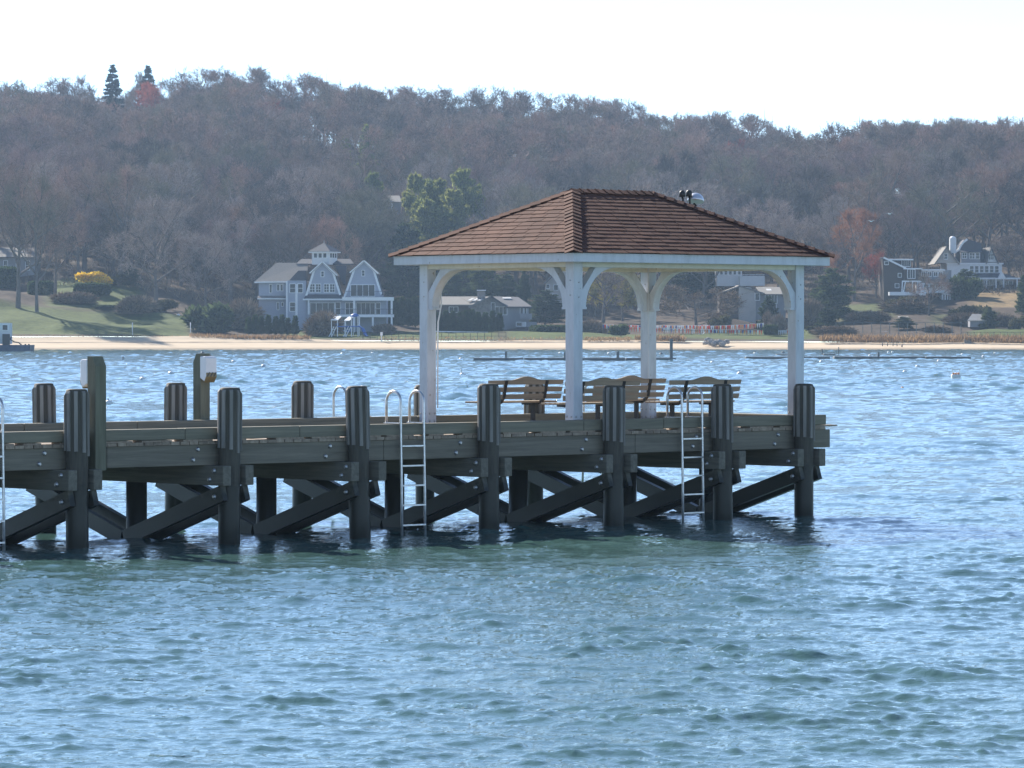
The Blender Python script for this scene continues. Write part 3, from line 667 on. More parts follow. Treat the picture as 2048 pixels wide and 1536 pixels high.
def twig_arrays(pts, dirs, lens, wds, g):
    n = len(pts); r = g.standard_normal((n, 3)); s = np.cross(dirs, r); s /= np.linalg.norm(s, axis=1, keepdims=True) + 1e-9
    a = pts - s * wds[:, None] / 2; b_ = pts + s * wds[:, None] / 2; c = pts + dirs * lens[:, None]
    return np.stack([a, b_, c], 1).reshape(-1, 3)
def grow(seed, H=16., spread=.42, up=.75, n1=8, n2=5, n3=5, n4=6, n5=8, low=.28, w4=.05, w5=.036):
    """skeleton of a bare broadleaf tree: returns limb segments and twig triangles"""
    g = np.random.default_rng(seed); limbs = []; tw = []
    lean = g.normal(0, .03, 2)
    def branch(p, d, L, r, lev, bend):
        pts = [p]; dd = d.copy()
        for _ in range(3):
            dd = dd + g.normal(0, bend, 3) + np.array([0, 0, .10 * up]); dd /= np.linalg.norm(dd); pts.append(pts[-1] + dd * L / 3)
        limbs.append((lev, pts, r)); return pts, dd
    trunk = [np.array([0, 0, -.4])]
    th = H * .62
    for k in range(1, 6): trunk.append(np.array([lean[0] * k * H * .15 + g.normal(0, .05), lean[1] * k * H * .15 + g.normal(0, .05), th * k / 5]))
    r0 = H * .02; limbs.append((0, trunk, r0))
    def along(pts, f):
        f = f * (len(pts) - 1); i = min(int(f), len(pts) - 2); return pts[i] + (pts[i + 1] - pts[i]) * (f - i)
    P4 = []; D4 = []
    for i in range(n1):
        f = low + (1 - low) * (i + .5) / n1; p = along(trunk, f / 1.0 * 1.0 if f < 1 else 1)
        az = i * 2.4 + g.uniform(-.5, .5); el = up * (.55 + .6 * f) + g.uniform(-.15, .15)
        d = np.array([math.cos(az) * math.cos(el), math.sin(az) * math.cos(el), math.sin(el)])
        L1 = H * (.46 - .18 * abs(f - .55)) * (spread / .42) ** .6 * g.uniform(.8, 1.1)
        L1 = min(L1, (H * .93 - p[2]) / max(.25, math.sin(el) + .12))
        q, dd = branch(p, d, L1, r0 * .5, 1, .12)
        for j in range(n2):
            f2 = .3 + .7 * (j + .5) / n2; p2 = along(q, f2)
            d2 = dd + g.normal(0, .55, 3) + np.array([0, 0, .15]); d2 /= np.linalg.norm(d2)
            q2, e2 = branch(p2, d2, L1 * .5 * g.uniform(.7, 1.1), r0 * .2, 2, .12)
            for k in range(n3):
                p3 = along(q2, .25 + .75 * (k + .5) / n3); d3 = e2 + g.normal(0, .6, 3) + np.array([0, 0, .12]); d3 /= np.linalg.norm(d3)
                L3 = L1 * .27 * g.uniform(.7, 1.15); q3, e3 = branch(p3, d3, L3, r0 * .075, 3, .12)
                for l in range(n4):
                    P4.append(along(q3, .2 + .8 * (l + .5) / n4)); v = e3 + g.normal(0, .65, 3) + np.array([0, 0, .1]); D4.append(v / np.linalg.norm(v))
    P4 = np.array(P4); D4 = np.array(D4)
    ce = np.array([lean[0] * H * .5, lean[1] * H * .5, H * .56]); rh = max(.24, .62 * spread + .1) * H; q_ = (P4 - ce) / np.array([rh, rh, H * .40]); e_ = np.linalg.norm(q_, axis=1); k_ = np.where(e_ > 1, g.uniform(.82, 1.0, len(e_)) / e_, 1)
    P4 = ce + (P4 - ce) * k_[:, None]
    L4 = H * .07 * g.uniform(.6, 1.3, len(P4))
    tri = [twig_arrays(P4, D4, L4, np.full(len(P4), w4), g)]
    for _ in range(n5):
        f = g.uniform(.2, .95, len(P4))[:, None]; p5 = P4 + D4 * L4[:, None] * f
        d5 = D4 + g.normal(0, .7, D4.shape) + np.array([0, 0, .1]); d5 /= np.linalg.norm(d5, axis=1, keepdims=True)
        tri.append(twig_arrays(p5, d5, H * .05 * g.uniform(.5, 1.3, len(p5)), np.full(len(p5), w5), g))
    return limbs, np.concatenate(tri)
def tri_mesh(name, V, mat):
    me = bpy.data.meshes.new(name); n = len(V); V = np.ascontiguousarray(V, np.float32)
    me.vertices.add(n); me.vertices.foreach_set('co', V.ravel()); me.loops.add(n); me.loops.foreach_set('vertex_index', np.arange(n, dtype=np.int32))
    me.polygons.add(n // 3); me.polygons.foreach_set('loop_start', np.arange(0, n, 3, dtype=np.int32)); me.update(calc_edges=True)
    if mat: me.materials.append(mat)
    return me
def limb_mb(limbs, levels, sides):
    mb = MB()
    for lev, pts, r in limbs:
        if lev in levels:
            n = len(pts); mb.tube([Vector(p) for p in pts], [r * (1 - .72 * i / (n - 1)) * (1.25 if (lev == 0 and i == 0) else 1) for i in range(n)], sides[lev], caps=False)
    return mb
def limb_tris(limbs, levels):
    mb = limb_mb(limbs, levels, {0: 5, 1: 3, 2: 3, 3: 3}); out = []
    v = np.array(mb.v); f = np.array(mb.f); return np.concatenate([v[f[:, [0, 1, 2]]], v[f[:, [0, 2, 3]]]], 0).reshape(-1, 3)
class Kind:
    def __init__(s, seed, mat, **k):
        limbs, tw = grow(seed, **k)
        s.trunk = limb_mb(limbs, (0, 1, 2), {0: 8, 1: 5, 2: 4}); t = bpy.data.meshes.new('trunk'); t.from_pydata(s.trunk.v, [], s.trunk.f); t.polygons.foreach_set('use_smooth', [True] * len(t.polygons)); t.materials.append(M['bark']); s.trunk = t
        s.crown = tri_mesh('crown', np.concatenate([limb_tris(limbs, (3,)), tw]), mat); s.limbs = limbs
        s.H = k.get('H', 16.); s.top = float(np.percentile(tw[:, 2], 99.5)); s.wid = float(np.percentile(np.hypot(tw[:, 0], tw[:, 1]), 97) * 2)
def plant(kind, name, label, cat, px, d, top_py=None, h=None, wpx=None, group=None, rz=None, z=None, nparts=('trunk', 'crown')):
    z0 = gz1(px, d) if z is None else z
    if h is None: h = zat(top_py, d) - z0
    sc_ = h / kind.top; sx = sc_ if wpx is None else (wpx / FPX * d) / kind.wid
    o = thing(name, label, cat, at(px, d, z0), random.uniform(0, 6.28) if rz is None else rz, group)
    o.scale = (sx, sx, sc_)
    link(nparts[0], kind.trunk, None, o); link(nparts[1], kind.crown, None, o); return o
BARE = [Kind(11 + i, M['twig'], H=16., spread=s, up=u, n1=8, low=l) for i, (s, u, l) in enumerate(((.42, .75, .3), (.5, .62, .25), (.36, .9, .35), (.46, .72, .22), (.4, .8, .4), (.52, .7, .3), (.44, .68, .36), (.38, .85, .28)))]
PALE = [Kind(51 + i, M['greytwig'], H=16., spread=.5, up=.68, n1=9, low=.2) for i in range(3)]
RED = Kind(41, M['redtwig'], H=14., spread=.46, up=.72, low=.25, n5=9)
BUD = Kind(43, M['redbud'], H=14., spread=.42, up=.78, low=.3, n5=9)
LOWT = Kind(45, M['brownbush'], H=8., spread=.6, up=.4, low=.1, n5=6, w4=.06, w5=.05)
WIL = Kind(47, M['willow'], H=9., spread=.5, up=.5, low=.2, n5=8, w4=.1, w5=.09)
# conifers: whorls of drooping sprays on a straight stem
class Conifer:
    def __init__(s, seed, mat, H=12., rad=2.4, n=26, full=1.0, droop=-.15, bare=.06, per=260, size=.34, ragged=.25):
        g = np.random.default_rng(seed); pts = []; mb = MB(); mb.tube([(0, 0, -.3), (.03, 0, H * .5), (0, 0, H * .97)], [H * .018, H * .011, .02], 7, caps=False)
        for i in range(n):
            f = bare + (1 - bare) * (i + g.uniform(0, 1)) / n; z = H * f; L_ = rad * (1 - f) ** full * g.uniform(1 - ragged, 1 + ragged) + .12
            k = g.integers(4, 7)
            for j in range(k):
                az = g.uniform(0, 6.28); dr = droop + g.normal(0, .12) + .45 * f ** 3
                mb.bar((0, 0, z), (math.cos(az) * L_ * .8, math.sin(az) * L_ * .8, z + dr * L_ * .8), .03, .03)
                m_ = max(22, int(per * L_ / rad / k * 2.0)); t = g.uniform(.12, 1, m_) ** .7
                pos = np.stack([np.cos(az) * L_ * t, np.sin(az) * L_ * t, z + dr * L_ * t], 1); w_ = .32 * L_ * (1.15 - t) + .10
                pos += g.normal(0, 1, (m_, 3)) * w_[:, None] * np.array([.6, .6, .33])
                dirv = np.array([math.cos(az), math.sin(az), dr + .25]) + g.normal(0, .55, (m_, 3)); dirv /= np.linalg.norm(dirv, axis=1, keepdims=True)
                pts.append(twig_arrays(pos, dirv, size * g.uniform(.6, 1.4, m_), size * .55 * g.uniform(.6, 1.3, m_), g))
        t = bpy.data.meshes.new('trunk'); t.from_pydata(mb.v, [], mb.f); t.materials.append(M['bark']); s.trunk = t
        V = np.concatenate(pts); s.crown = tri_mesh('crown', V, mat); s.top = float(V[:, 2].max()); s.wid = float(np.percentile(np.hypot(V[:, 0], V[:, 1]), 98) * 2)
SPR = Conifer(3, M['spruce'], H=16, rad=4.2, n=46, full=1.0, droop=-.2, per=340, size=.42, ragged=.14)
CED = Conifer(4, M['conifer'], H=9, rad=2.5, n=26, full=.55, droop=.1, per=420, size=.36, ragged=.28)
PIN = [Conifer(5 + i, M['pine'], H=13, rad=3.9, n=19, full=.42, droop=.12, bare=.08, per=1100, size=.44, ragged=.35) for i in range(2)]
ARB = Conifer(8, M['hedge'], H=4.2, rad=.75, n=26, full=.42, droop=.8, bare=.0, per=170, size=.24, ragged=.15)
GRN = Conifer(14, M['pine'], H=12, rad=2.2, n=24, full=.7, droop=-.05, per=420, size=.4, ragged=.3)
DRK = Conifer(9, M['conifer'], H=11, rad=3.2, n=22, full=.6, droop=-.05, per=420, size=.42, ragged=.4)
# shrubs: leafy or twiggy mounds
class Shrub:
    def __init__(s, seed, mat, lobes=7, n=2600, size=.2, aspect=.6, twiggy=False, boxy=False):
        g = np.random.default_rng(seed); pos = []; dr = []
        if boxy:
            p = g.uniform(-1, 1, (n, 3)); ax = g.integers(0, 3, n); sg = g.choice([-1, 1], n); p[np.arange(n), ax] = sg * g.uniform(.86, 1.03, n)
            q = np.abs(p); nn = (q ** 5).sum(1) ** .2; p = p / nn[:, None] * g.uniform(.88, 1.03, n)[:, None]
            pos = p * np.array([1, .6, .5]) + np.array([0, 0, .5]); dr = g.normal(0, 1, (n, 3)) + np.array([0, 0, .4])
            dr /= np.linalg.norm(dr, axis=1, keepdims=True)
        else:
            c = g.normal(0, .42, (lobes, 3)); c[:, 2] = g.uniform(.25, .75, lobes); rr_ = g.uniform(.3, .5, lobes)
            k = g.integers(0, lobes, n); v = g.normal(0, 1, (n, 3)); v /= np.linalg.norm(v, axis=1, keepdims=True)
            pos = c[k] + v * (rr_[k] * g.uniform(.35, 1.05, n) ** .5)[:, None]; pos[:, 2] = np.abs(pos[:, 2]) * .8
            dr = v * (1.2 if twiggy else .3) + g.normal(0, .5, (n, 3)) + np.array([0, 0, .5]); dr /= np.linalg.norm(dr, axis=1, keepdims=True)
        ln = size * g.uniform(.6, 1.5, n); V = twig_arrays(pos, dr, ln, ln * (.22 if twiggy else .7), g)
        V[:, 2] = np.maximum(V[:, 2], -.05)
        s.crown = tri_mesh('foliage', V, mat); s.top = float(np.percentile(V[:, 2], 99)); s.wid = float(np.percentile(np.abs(V[:, 0]), 97) * 2)
        mb = MB()
        for _ in range(7):
            a = g.uniform(0, 6.28); mb.tube([(0, 0, -.1), (math.cos(a) * .15, math.sin(a) * .12, .3), (math.cos(a) * .35, math.sin(a) * .3, .6)], [.035, .025, .012], 5, caps=False)
        t = bpy.data.meshes.new('stem'); t.from_pydata(mb.v, [], mb.f); t.materials.append(M['bark']); s.trunk = t
SH = {k: Shrub(60 + i, M[k], **kw) for i, (k, kw) in enumerate({'olive': {}, 'hedge': dict(boxy=True, n=5200, size=.13), 'brownbush': dict(twiggy=True, n=4200, size=.26), 'paletwig': dict(twiggy=True, n=4200, size=.24), 'yellow': dict(size=.13, n=4200), 'conifer': dict(n=4200, size=.2)}.items())}
def shrub(kind, label, px, py_base, d, top_py, wpx, name='shrub', group=None):
    z0 = gz1(px, d); return plant(SH[kind], name, label, 'shrub' if name != 'hedge' else 'hedge', px, d, None, max(.4, zat(top_py, d) - z0), wpx, group, None, z0, ('stem', 'foliage'))
def row_at(px, d): return YH + (HC - gz1(px, d)) / d * FPX
def dfor(px, py):
    dd = np.linspace(612.5, 1000, 800); r = YH + (HC - ground(np.full(800, px), dd)) / dd * FPX
    i = np.argmax(r <= py); return float(dd[i])
# ---- house builder working in photo columns/rows at one distance
HM = {}
HM['blueshingle'] = simple('blue grey cedar shingle', (.37, .39, .45), .8, .1, 6, stretch=(.3, .3, 3), bump=.01)
HM['trim'] = simple('white house trim', (.84, .84, .83), .5, .05, 1)
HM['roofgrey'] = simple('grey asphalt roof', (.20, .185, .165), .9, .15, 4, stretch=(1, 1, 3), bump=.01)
HM['roofdark'] = simple('dark roof and painted shade', (.07, .07, .08), .8, .15, 4)  # truly dark roofs, and shade painted on right-hand slopes of grey ones
HM['brown'] = simple('brown cedar shingle', (.085, .065, .052), .85, .15, 6, stretch=(.3, .3, 3))
HM['grey'] = simple('grey vertical boarding', (.25, .25, .26), .8, .12, 4, stretch=(4, 4, .3))
HM['beige'] = simple('beige render', (.46, .42, .37), .85, .08, 1)
HM['stone'] = simple('fieldstone wall', (.24, .21, .18), .9, .35, 3.5, bump=.04)
HM['palewood'] = simple('pale clapboard', (.70, .70, .69), .7, .08, 6, stretch=(.3, .3, 4))
HM['brick'] = simple('chimney brick', (.20, .11, .085), .9, .25, 8)
m, nt, b = newmat('window glass'); b.inputs['Base Color'].default_value = (.035, .042, .05, 1); b.inputs['Roughness'].default_value = .12; b.inputs['Specular IOR Level'].default_value = .22; HM['glass'] = m
HM['rail'] = simple('black railing', (.02, .02, .022), .5)
HM['bluep'] = simple('blue plastic', (.035, .12, .40), .4)
HM['curtain'] = simple('pale curtain', (.6, .6, .58), .9)

class House:
    def __init__(s, name, label, cat, px, py, d):
        s.px, s.py, s.d, s.m = px, py, d, d / FPX
        s.o = thing(name, label, cat, at(px, d, zat(py, d)))
    def X(s, px): return (px - s.px) * s.m
    def Z(s, py): return (s.py - py) * s.m
    def box(s, name, p0, p1, r0, r1, y0, y1, mat, parent=None):
        return MB().box(s.X(p0), s.X(p1), y0, y1, s.Z(r1), s.Z(r0)).build(name, HM[mat], parent or s.o)
    def prism(s, name, poly, y0, y1, mat, parent=None):
        return MB().prism([(s.X(a), s.Z(b_)) for a, b_ in poly], lambda p, q, d_: (p, d_, q), y0, y1).build(name, HM[mat], parent or s.o)
    def slab(s, name, pts, mat, th=.18, parent=None):
        return MB().slab([(s.X(a), y, s.Z(b_)) for a, b_, y in pts], th).build(name, HM[mat], parent or s.o)
    def bar(s, name, a, b_, w_, mat, parent=None, dep=.08):
        return MB().bar((s.X(a[0]), a[2], s.Z(a[1])), (s.X(b_[0]), b_[2], s.Z(b_[1])), w_, dep, (0, 1, 0)).build(name, HM[mat], parent or s.o)
    def win(s, p0, p1, r0, r1, y, cols=1, rows=1, name='window', glass='glass', fr=.09):
        x0, x1, z0, z1 = s.X(p0), s.X(p1), s.Z(r1), s.Z(r0); mb = MB()
        mb.box(x0 - fr, x0, y - .06, y + .05, z0 - fr, z1 + fr); mb.box(x1, x1 + fr, y - .06, y + .05, z0 - fr, z1 + fr)
        mb.box(x0, x1, y - .055, y + .05, z1, z1 + fr); mb.box(x0, x1, y - .075, y + .05, z0 - fr, z0)
        for c in range(1, cols): xx = x0 + (x1 - x0) * c / cols; mb.box(xx - .03, xx + .03, y - .045, y + .04, z0, z1)
        for r_ in range(1, rows): zz = z0 + (z1 - z0) * r_ / rows; mb.box(x0, x1, y - .04, y + .035, zz - .025, zz + .025)
        f = mb.build(name, HM['trim'], s.o)
        MB().box(x0, x1, y - .012, y + .02, z0, z1).build('pane', HM[glass], f); return f
    def railing(s, p0, p1, r0, r1, y, mat='rail', n=None):
        mb = MB(); x0, x1, z0, z1 = s.X(p0), s.X(p1), s.Z(r1), s.Z(r0); w_ = .05
        mb.box(x0, x1, y - w_ / 2, y + w_ / 2, z1 - .06, z1); mb.box(x0, x1, y - w_ / 2, y + w_ / 2, z0, z0 + .05)
        k = n or int((x1 - x0) / .22)
        for i in range(k + 1): xx = x0 + (x1 - x0) * i / k; mb.box(xx - .018, xx + .018, y - .018, y + .018, z0 + .05, z1 - .06)
        return mb.build('railing', HM[mat], s.o)

# ---- big blue shingle house with two gambrel gables and a cupola
h = House('shingle_house', 'large blue grey shingle house with two gambrel gables, white trim and a cupola', 'house', 645, 656, 640)
h.box('wall', 516, 575, 561, 664, 2.0, 11, 'blueshingle'); h.box('wall', 574, 612, 561, 664, .3, 10.9, 'blueshingle')
h.box('wall', 605, 772, 595, 664, .9, 11, 'blueshingle')
G1 = [(611, 596), (628.5, 540), (645, 524), (666, 545), (680.5, 590), (681, 597)]
G2 = [(688, 597), (708.5, 539), (728, 522), (747.5, 541), (762.5, 589), (763, 597)]
for gmb in (G1, G2):
    h.prism('gable_wall', gmb[::-1], .2, 10.5, 'blueshingle')
    for a, b_ in zip(gmb[:-1], gmb[1:]):
        if abs(a[0] - b_[0]) > 2: h.bar('rake_board', (a[0], a[1], .1), (b_[0], b_[1], .1), .34, 'trim', dep=.2)
    for i in (1, 2):
        a, b_ = gmb[i], gmb[i + 1]
        ex = (-9, 7) if i == 1 else (9, 7)
        p, q = ((a[0] + ex[0], a[1] + ex[1]), b_) if i == 1 else (a, (b_[0] + ex[0], b_[1] + ex[1]))
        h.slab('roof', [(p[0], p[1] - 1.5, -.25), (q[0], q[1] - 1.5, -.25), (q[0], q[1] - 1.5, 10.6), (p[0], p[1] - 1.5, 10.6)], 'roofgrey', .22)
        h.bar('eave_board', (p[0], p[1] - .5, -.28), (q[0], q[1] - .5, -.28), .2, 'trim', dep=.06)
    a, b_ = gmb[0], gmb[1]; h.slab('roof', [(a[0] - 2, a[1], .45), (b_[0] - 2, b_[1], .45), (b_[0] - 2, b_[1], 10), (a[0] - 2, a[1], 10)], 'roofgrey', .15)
    a, b_ = gmb[4], gmb[3]; h.slab('roof', [(b_[0] + 2, b_[1], .45), (a[0] + 2, a[1], .45), (a[0] + 2, a[1], 10), (b_[0] + 2, b_[1], 10)], 'roofdark', .15)  # same roof as the left slope, its shade painted in the dark tone
h.slab('roof', [(507, 564, 1.4), (612, 562, 1.4), (612, 524, 7), (548, 524, 7)], 'roofgrey', .2)
h.slab('roof', [(507, 564, 1.4), (548, 524, 7), (507, 564, 11.4)], 'roofgrey', .2)
h.bar('eave_board', (508, 564.5, 1.35), (612, 563, 1.35), .22, 'trim')
h.slab('roof', [(588, 526, 6.5), (704, 526, 6.5), (697, 516, 8.5), (597, 516, 8.5)], 'roofdark', .2)
h.slab('roof', [(686, 568, 1.5), (690, 568, 1.5), (690, 530, 6), (668, 530, 6)], 'roofdark', .2)
h.prism('dormer', [(578, 560), (612, 560), (612, 541), (596, 541)], 1.2, 5, 'roofdark')  # dormer's shade painted in by the dark tone on a grey roof
# lower roof skirt, first floor
h.slab('roof', [(608, 598, -.5), (684, 598, -.5), (681, 588.5, .2), (612, 588.5, .2)], 'roofdark', .15)
h.bar('eave_board', (606, 599, -.55), (686, 599, -.55), .26, 'trim')
h.slab('roof', [(514, 597, 1.0), (572, 597, 1.0), (572, 591, 2.0), (514, 591, 2.0)], 'roofgrey', .12)
h.bar('eave_board', (514, 597.5, .95), (571, 597.5, .95), .18, 'trim')
for p0, p1 in ((580, 590), (596, 605)): h.win(p0, p1, 568, 585, .28, 1, 2)
h.win(553, 557, 569, 581, 1.98); h.win(560, 564, 569, 581, 1.98); h.win(538, 542, 569, 585, 1.98)
h.box('corner_board', 572, 575, 562, 640, .2, .34, 'trim'); h.box('corner_board', 590.6, 595, 568, 640, .22, .29, 'trim')
for p0, p1 in ((620, 629), (632, 641), (648.5, 657.5), (660, 669)): h.win(p0, p1, 568.5, 584, .18, 2, 3)
h.win(642.5, 647.5, 543, 553, .18, 1, 2); h.win(724, 729, 541, 551.5, .18, 1, 2)
h.win(702, 749, 570, 592, .18, 4, 1, 'balcony_door')
h.win(620, 668, 606, 629, .88, 4, 1, 'patio_door'); h.win(671, 680, 605, 629, .88, 1, 2); h.win(691, 706, 606, 629, .88, 2, 2); h.win(713, 749, 606, 629, .88, 4, 1, 'patio_door'); h.win(752, 760, 606, 629, .88, 1, 2)
h.win(580, 590, 605, 622, .28, 1, 2); h.win(553, 556, 605, 619, 1.98); h.win(562, 565, 605, 612, 1.98)
# decks, posts, railings
h.box('balcony', 686, 788, 594.5, 601.5, -3.2, .15, 'trim'); h.box('deck', 648, 788, 629, 634.5, -3.2, .85, 'trim')
for px in (710, 784.5):
    h.box('porch_post', px - 2, px + 2, 601.5, 629, -3.1, -2.8, 'trim')
for px in (652, 710, 747, 784.5): h.box('porch_post', px - 1.8, px + 1.8, 634.5, 664, -3.1, -2.8, 'trim')
h.box('porch_post', 616, 619, 600, 629, -.4, -.15, 'trim')
h.railing(692, 788, 582.5, 594.5, -3.1); h.railing(650, 788, 618, 629, -3.1)
# cupola, turned a little so that two sides show
def cup(k, rz=R(-24)):
    cx_, cy_ = h.X(645), 7.2
    return [(cx_ + k * math.cos(rz + R(45) + i * math.pi / 2), cy_ + k * math.sin(rz + R(45) + i * math.pi / 2)) for i in range(4)]
def cprism(name, k, r0, r1, mat): return MB().prism(cup(k), lambda p_, q_, d_: (p_, q_, d_), h.Z(r1), h.Z(r0)).build(name, HM[mat], h.o)
cprism('cupola_wall', 2.15, 503, 528, 'palewood'); cprism('cornice', 2.75, 501.5, 504.2, 'trim')
cw = cup(2.15); ce_ = cup(2.86); apex = (h.X(644.5), 7.2, h.Z(483.5))
for i in range(4):
    p, q = ce_[i], ce_[(i + 1) % 4]; MB().slab([(p[0], p[1], h.Z(501.4)), (q[0], q[1], h.Z(501.4)), apex], .06).build('cupola_roof', HM['roofgrey' if i == 1 else 'roofdark'], h.o)  # light painted in: one face grey as sunlit, the others dark as shaded
    a_, b_ = Vector((*cw[i], 0)), Vector((*cw[(i + 1) % 4], 0)); nrm = Vector(((a_ + b_).x / 2 - h.X(645), (a_ + b_).y / 2 - 7.2, 0)).normalized() * .03
    for f0, f1 in ((.1, .34), (.38, .62), (.66, .9)):
        c0, c1 = a_.lerp(b_, f0) + nrm, a_.lerp(b_, f1) + nrm; zz = (h.Z(514) + h.Z(505.5)) / 2
        fr_ = MB().bar((c0.x, c0.y, zz), (c1.x, c1.y, zz), .06, h.Z(505.5) - h.Z(514) + .16).build('window', HM['trim'], h.o)
        c0, c1 = a_.lerp(b_, f0 + .03) + nrm * 1.6, a_.lerp(b_, f1 - .03) + nrm * 1.6
        MB().bar((c0.x, c0.y, zz), (c1.x, c1.y, zz), .06, h.Z(505.5) - h.Z(514)).build('pane', HM['glass'], fr_)
h.bar('finial', (644, 484, 7.2), (644, 479, 7.2), .08, 'trim')

# ---- playset on the lawn in front
p = House('playset', 'white and blue playground climbing frame with canopies and slide by the beach', 'playset', 690, 680, 622)
for x in (663, 675, 690, 703, 716): MB().bar((p.X(x), 0, 0), (p.X(x), 0, p.Z(640 if x < 700 else 632)), .14, .14).build('post', HM['trim'], p.o)
for x in (667, 690, 706, 718): MB().bar((p.X(x), 2, 0), (p.X(x), 2, p.Z(640 if x < 700 else 632)), .14, .14).build('post', HM['trim'], p.o)
p.slab('canopy', [(661, 640, -.3), (676, 640, -.3), (682, 632, 2), (668, 632, 2)], 'trim', .08); p.slab('canopy', [(688, 641, -.3), (699, 641, -.3), (706, 633, 2), (696, 633, 2)], 'trim', .08)
MB().lathe([(.72, 0), (.66, .3), (.3, .52), (.02, .6)], 12, (p.X(709), 1, p.Z(634))).build('canopy', HM['bluep'], p.o)
p.box('platform', 675, 718, 652, 654, -.1, 2.1, 'bluep'); p.box('panel', 664, 676, 645, 652, 1.9, 2.0, 'bluep'); p.box('panel', 690, 703, 654, 664, 1.9, 2.0, 'bluep')
for x0 in (655, 684):
    mb = MB()
    for q in (0, 5): mb.bar((p.X(x0 + q), -.5, 0), (p.X(x0 + 13 + q), -.1, p.Z(653)), .1, .1)
    for f in (.2, .4, .6, .8): mb.bar((p.X(x0 + 13 * f), -.5 + .4 * f, p.Z(680 - 27 * f)), (p.X(x0 + 5 + 13 * f), -.5 + .4 * f, p.Z(680 - 27 * f)), .07, .07)
    mb.build('climbing_ladder', HM['trim'], p.o)
mb = MB(); pts = [(p.X(718), 1, p.Z(652)), (p.X(725), .8, p.Z(657)), (p.X(730), .4, p.Z(668)), (p.X(738), 0, p.Z(678))]
for a, b_ in zip(pts[:-1], pts[1:]): mb.bar(a, b_, .6, .16, ext=.05)
mb.build('slide', HM['bluep'], p.o)

# ---- low brown ranch with skylights behind the arborvitae
h = House('ranch_house', 'low brown ranch house with skylights and a stone gable behind a row of arborvitae', 'house', 968, 656, 652)
h.box('wall', 868, 942, 607, 668, 4, 13, 'brown')
h.prism('stone_gable', [(941, 668), (981, 668), (981, 593), (941, 612)], 1, 12, 'stone')
h.prism('gable_wall', [(981, 668), (1020, 668), (1020, 613), (981, 593)], 1.4, 12, 'grey')
h.box('wall', 1008, 1058, 612, 668, 1.6, 12, 'grey')
h.slab('roof', [(936, 613.5, .2), (983, 591, .2), (983, 591, 12.6), (936, 613.5, 12.6)], 'roofgrey', .25); h.slab('roof', [(983, 591, .2), (1016, 613.5, .2), (1016, 613.5, 3), (983, 591, 3)], 'roofdark', .25)  # gable's right slope painted darker to stand for its shaded side
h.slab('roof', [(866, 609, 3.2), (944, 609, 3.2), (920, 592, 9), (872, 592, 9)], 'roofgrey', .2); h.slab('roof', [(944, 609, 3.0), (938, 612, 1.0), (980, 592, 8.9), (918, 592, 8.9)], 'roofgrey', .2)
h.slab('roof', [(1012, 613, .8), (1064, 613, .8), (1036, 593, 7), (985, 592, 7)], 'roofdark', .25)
for k in range(3): h.slab('skylight', [(934 + k * 10, 600.5, 4.6), (940 + k * 10, 600.5, 4.6), (949 + k * 10, 595.5, 6.4), (943 + k * 10, 595.5, 6.4)], 'curtain', .12)
h.slab('skylight', [(1007, 596.3, 5.2), (1024, 596.3, 5.2), (1021, 594, 5.9), (1004, 594, 5.9)], 'curtain', .12)
h.box('chimney', 954, 970, 582, 596, 6, 7.6, 'stone'); h.box('chimney_cap', 953, 971.5, 579, 580.6, 5.8, 7.8, 'trim')
for k in range(4): h.win(983 + k * 8, 989.5 + k * 8, 614 if k else 606, 629, 1.38, 1, 1)
h.win(1041, 1046, 616, 627, 1.58); h.win(1049, 1053, 616, 627, 1.58); h.win(898, 915, 614, 624, 3.98, 2, 1)
h.box('balcony', 1040, 1064, 627, 639, .2, 1.6, 'grey'); h.box('deck', 1032, 1074, 644, 654, -.6, 1.6, 'grey'); h.win(1033, 1043, 645, 652, -.62); h.win(1044, 1051, 645, 652, -.62, glass='curtain')
# ---- tudor gable half hidden beside the near post
h = House('tudor_house', 'pale timbered house with steep gable half hidden behind the near gazebo post', 'house', 1118, 600, 700)
h.prism('gable_wall', [(1084, 612), (1150, 612), (1150, 566), (1128, 530), (1093, 566)], 2, 10, 'beige'); h.slab('roof', [(1088, 566, 1), (1128, 524, 1), (1128, 524, 11), (1088, 566, 11)], 'roofgrey', .2); h.slab('roof', [(1128, 524, 1), (1160, 566, 1), (1160, 566, 11), (1128, 524, 11)], 'roofdark', .2)  # one roof: left slope in the lit tone, right in painted shade
h.win(1093, 1099, 569, 576, 1.97); h.win(1108, 1116, 570, 580, 1.97); h.win(1106, 1114, 588, 598, 1.97)
# ---- beige contemporary house between far post and right post
h = House('beige_house', 'plain beige house with low pitched roof behind the shrubs right of the far gazebo post', 'house', 1515, 636, 660)
h.prism('gable_wall', [(1478, 648), (1512, 648), (1512, 587), (1502, 575), (1478, 572)], .6, 9, 'beige'); h.box('wall', 1440, 1478, 584, 640, 2, 9, 'brown'); h.prism('wall', [(1512, 640), (1572, 640), (1572, 592), (1512, 584)], 1.2, 9, 'grey')
h.slab('roof', [(1438, 586, 1.0), (1479, 571, .2), (1479, 571, 9.6), (1438, 586, 9.6)], 'roofgrey', .2); h.slab('roof', [(1477, 570, .2), (1530, 586, .2), (1530, 586, 9.6), (1477, 570, 9.6)], 'roofgrey', .22)
h.slab('roof', [(1524, 588, .6), (1580, 588, .6), (1574, 573, 6), (1516, 573, 6)], 'roofgrey', .2); h.slab('skylight', [(1536, 580.5, 3.2), (1546, 580.5, 3.2), (1545, 577, 4.4), (1535, 577, 4.4)], 'curtain', .15)
h.win(1511, 1519, 586.5, 600, .58); 
for k in range(4): h.win(1532 + k * 6, 1536.5 + k * 6, 590, 606, 1.18, 1, 1)
h.win(1548, 1553, 610, 624, 1.18)
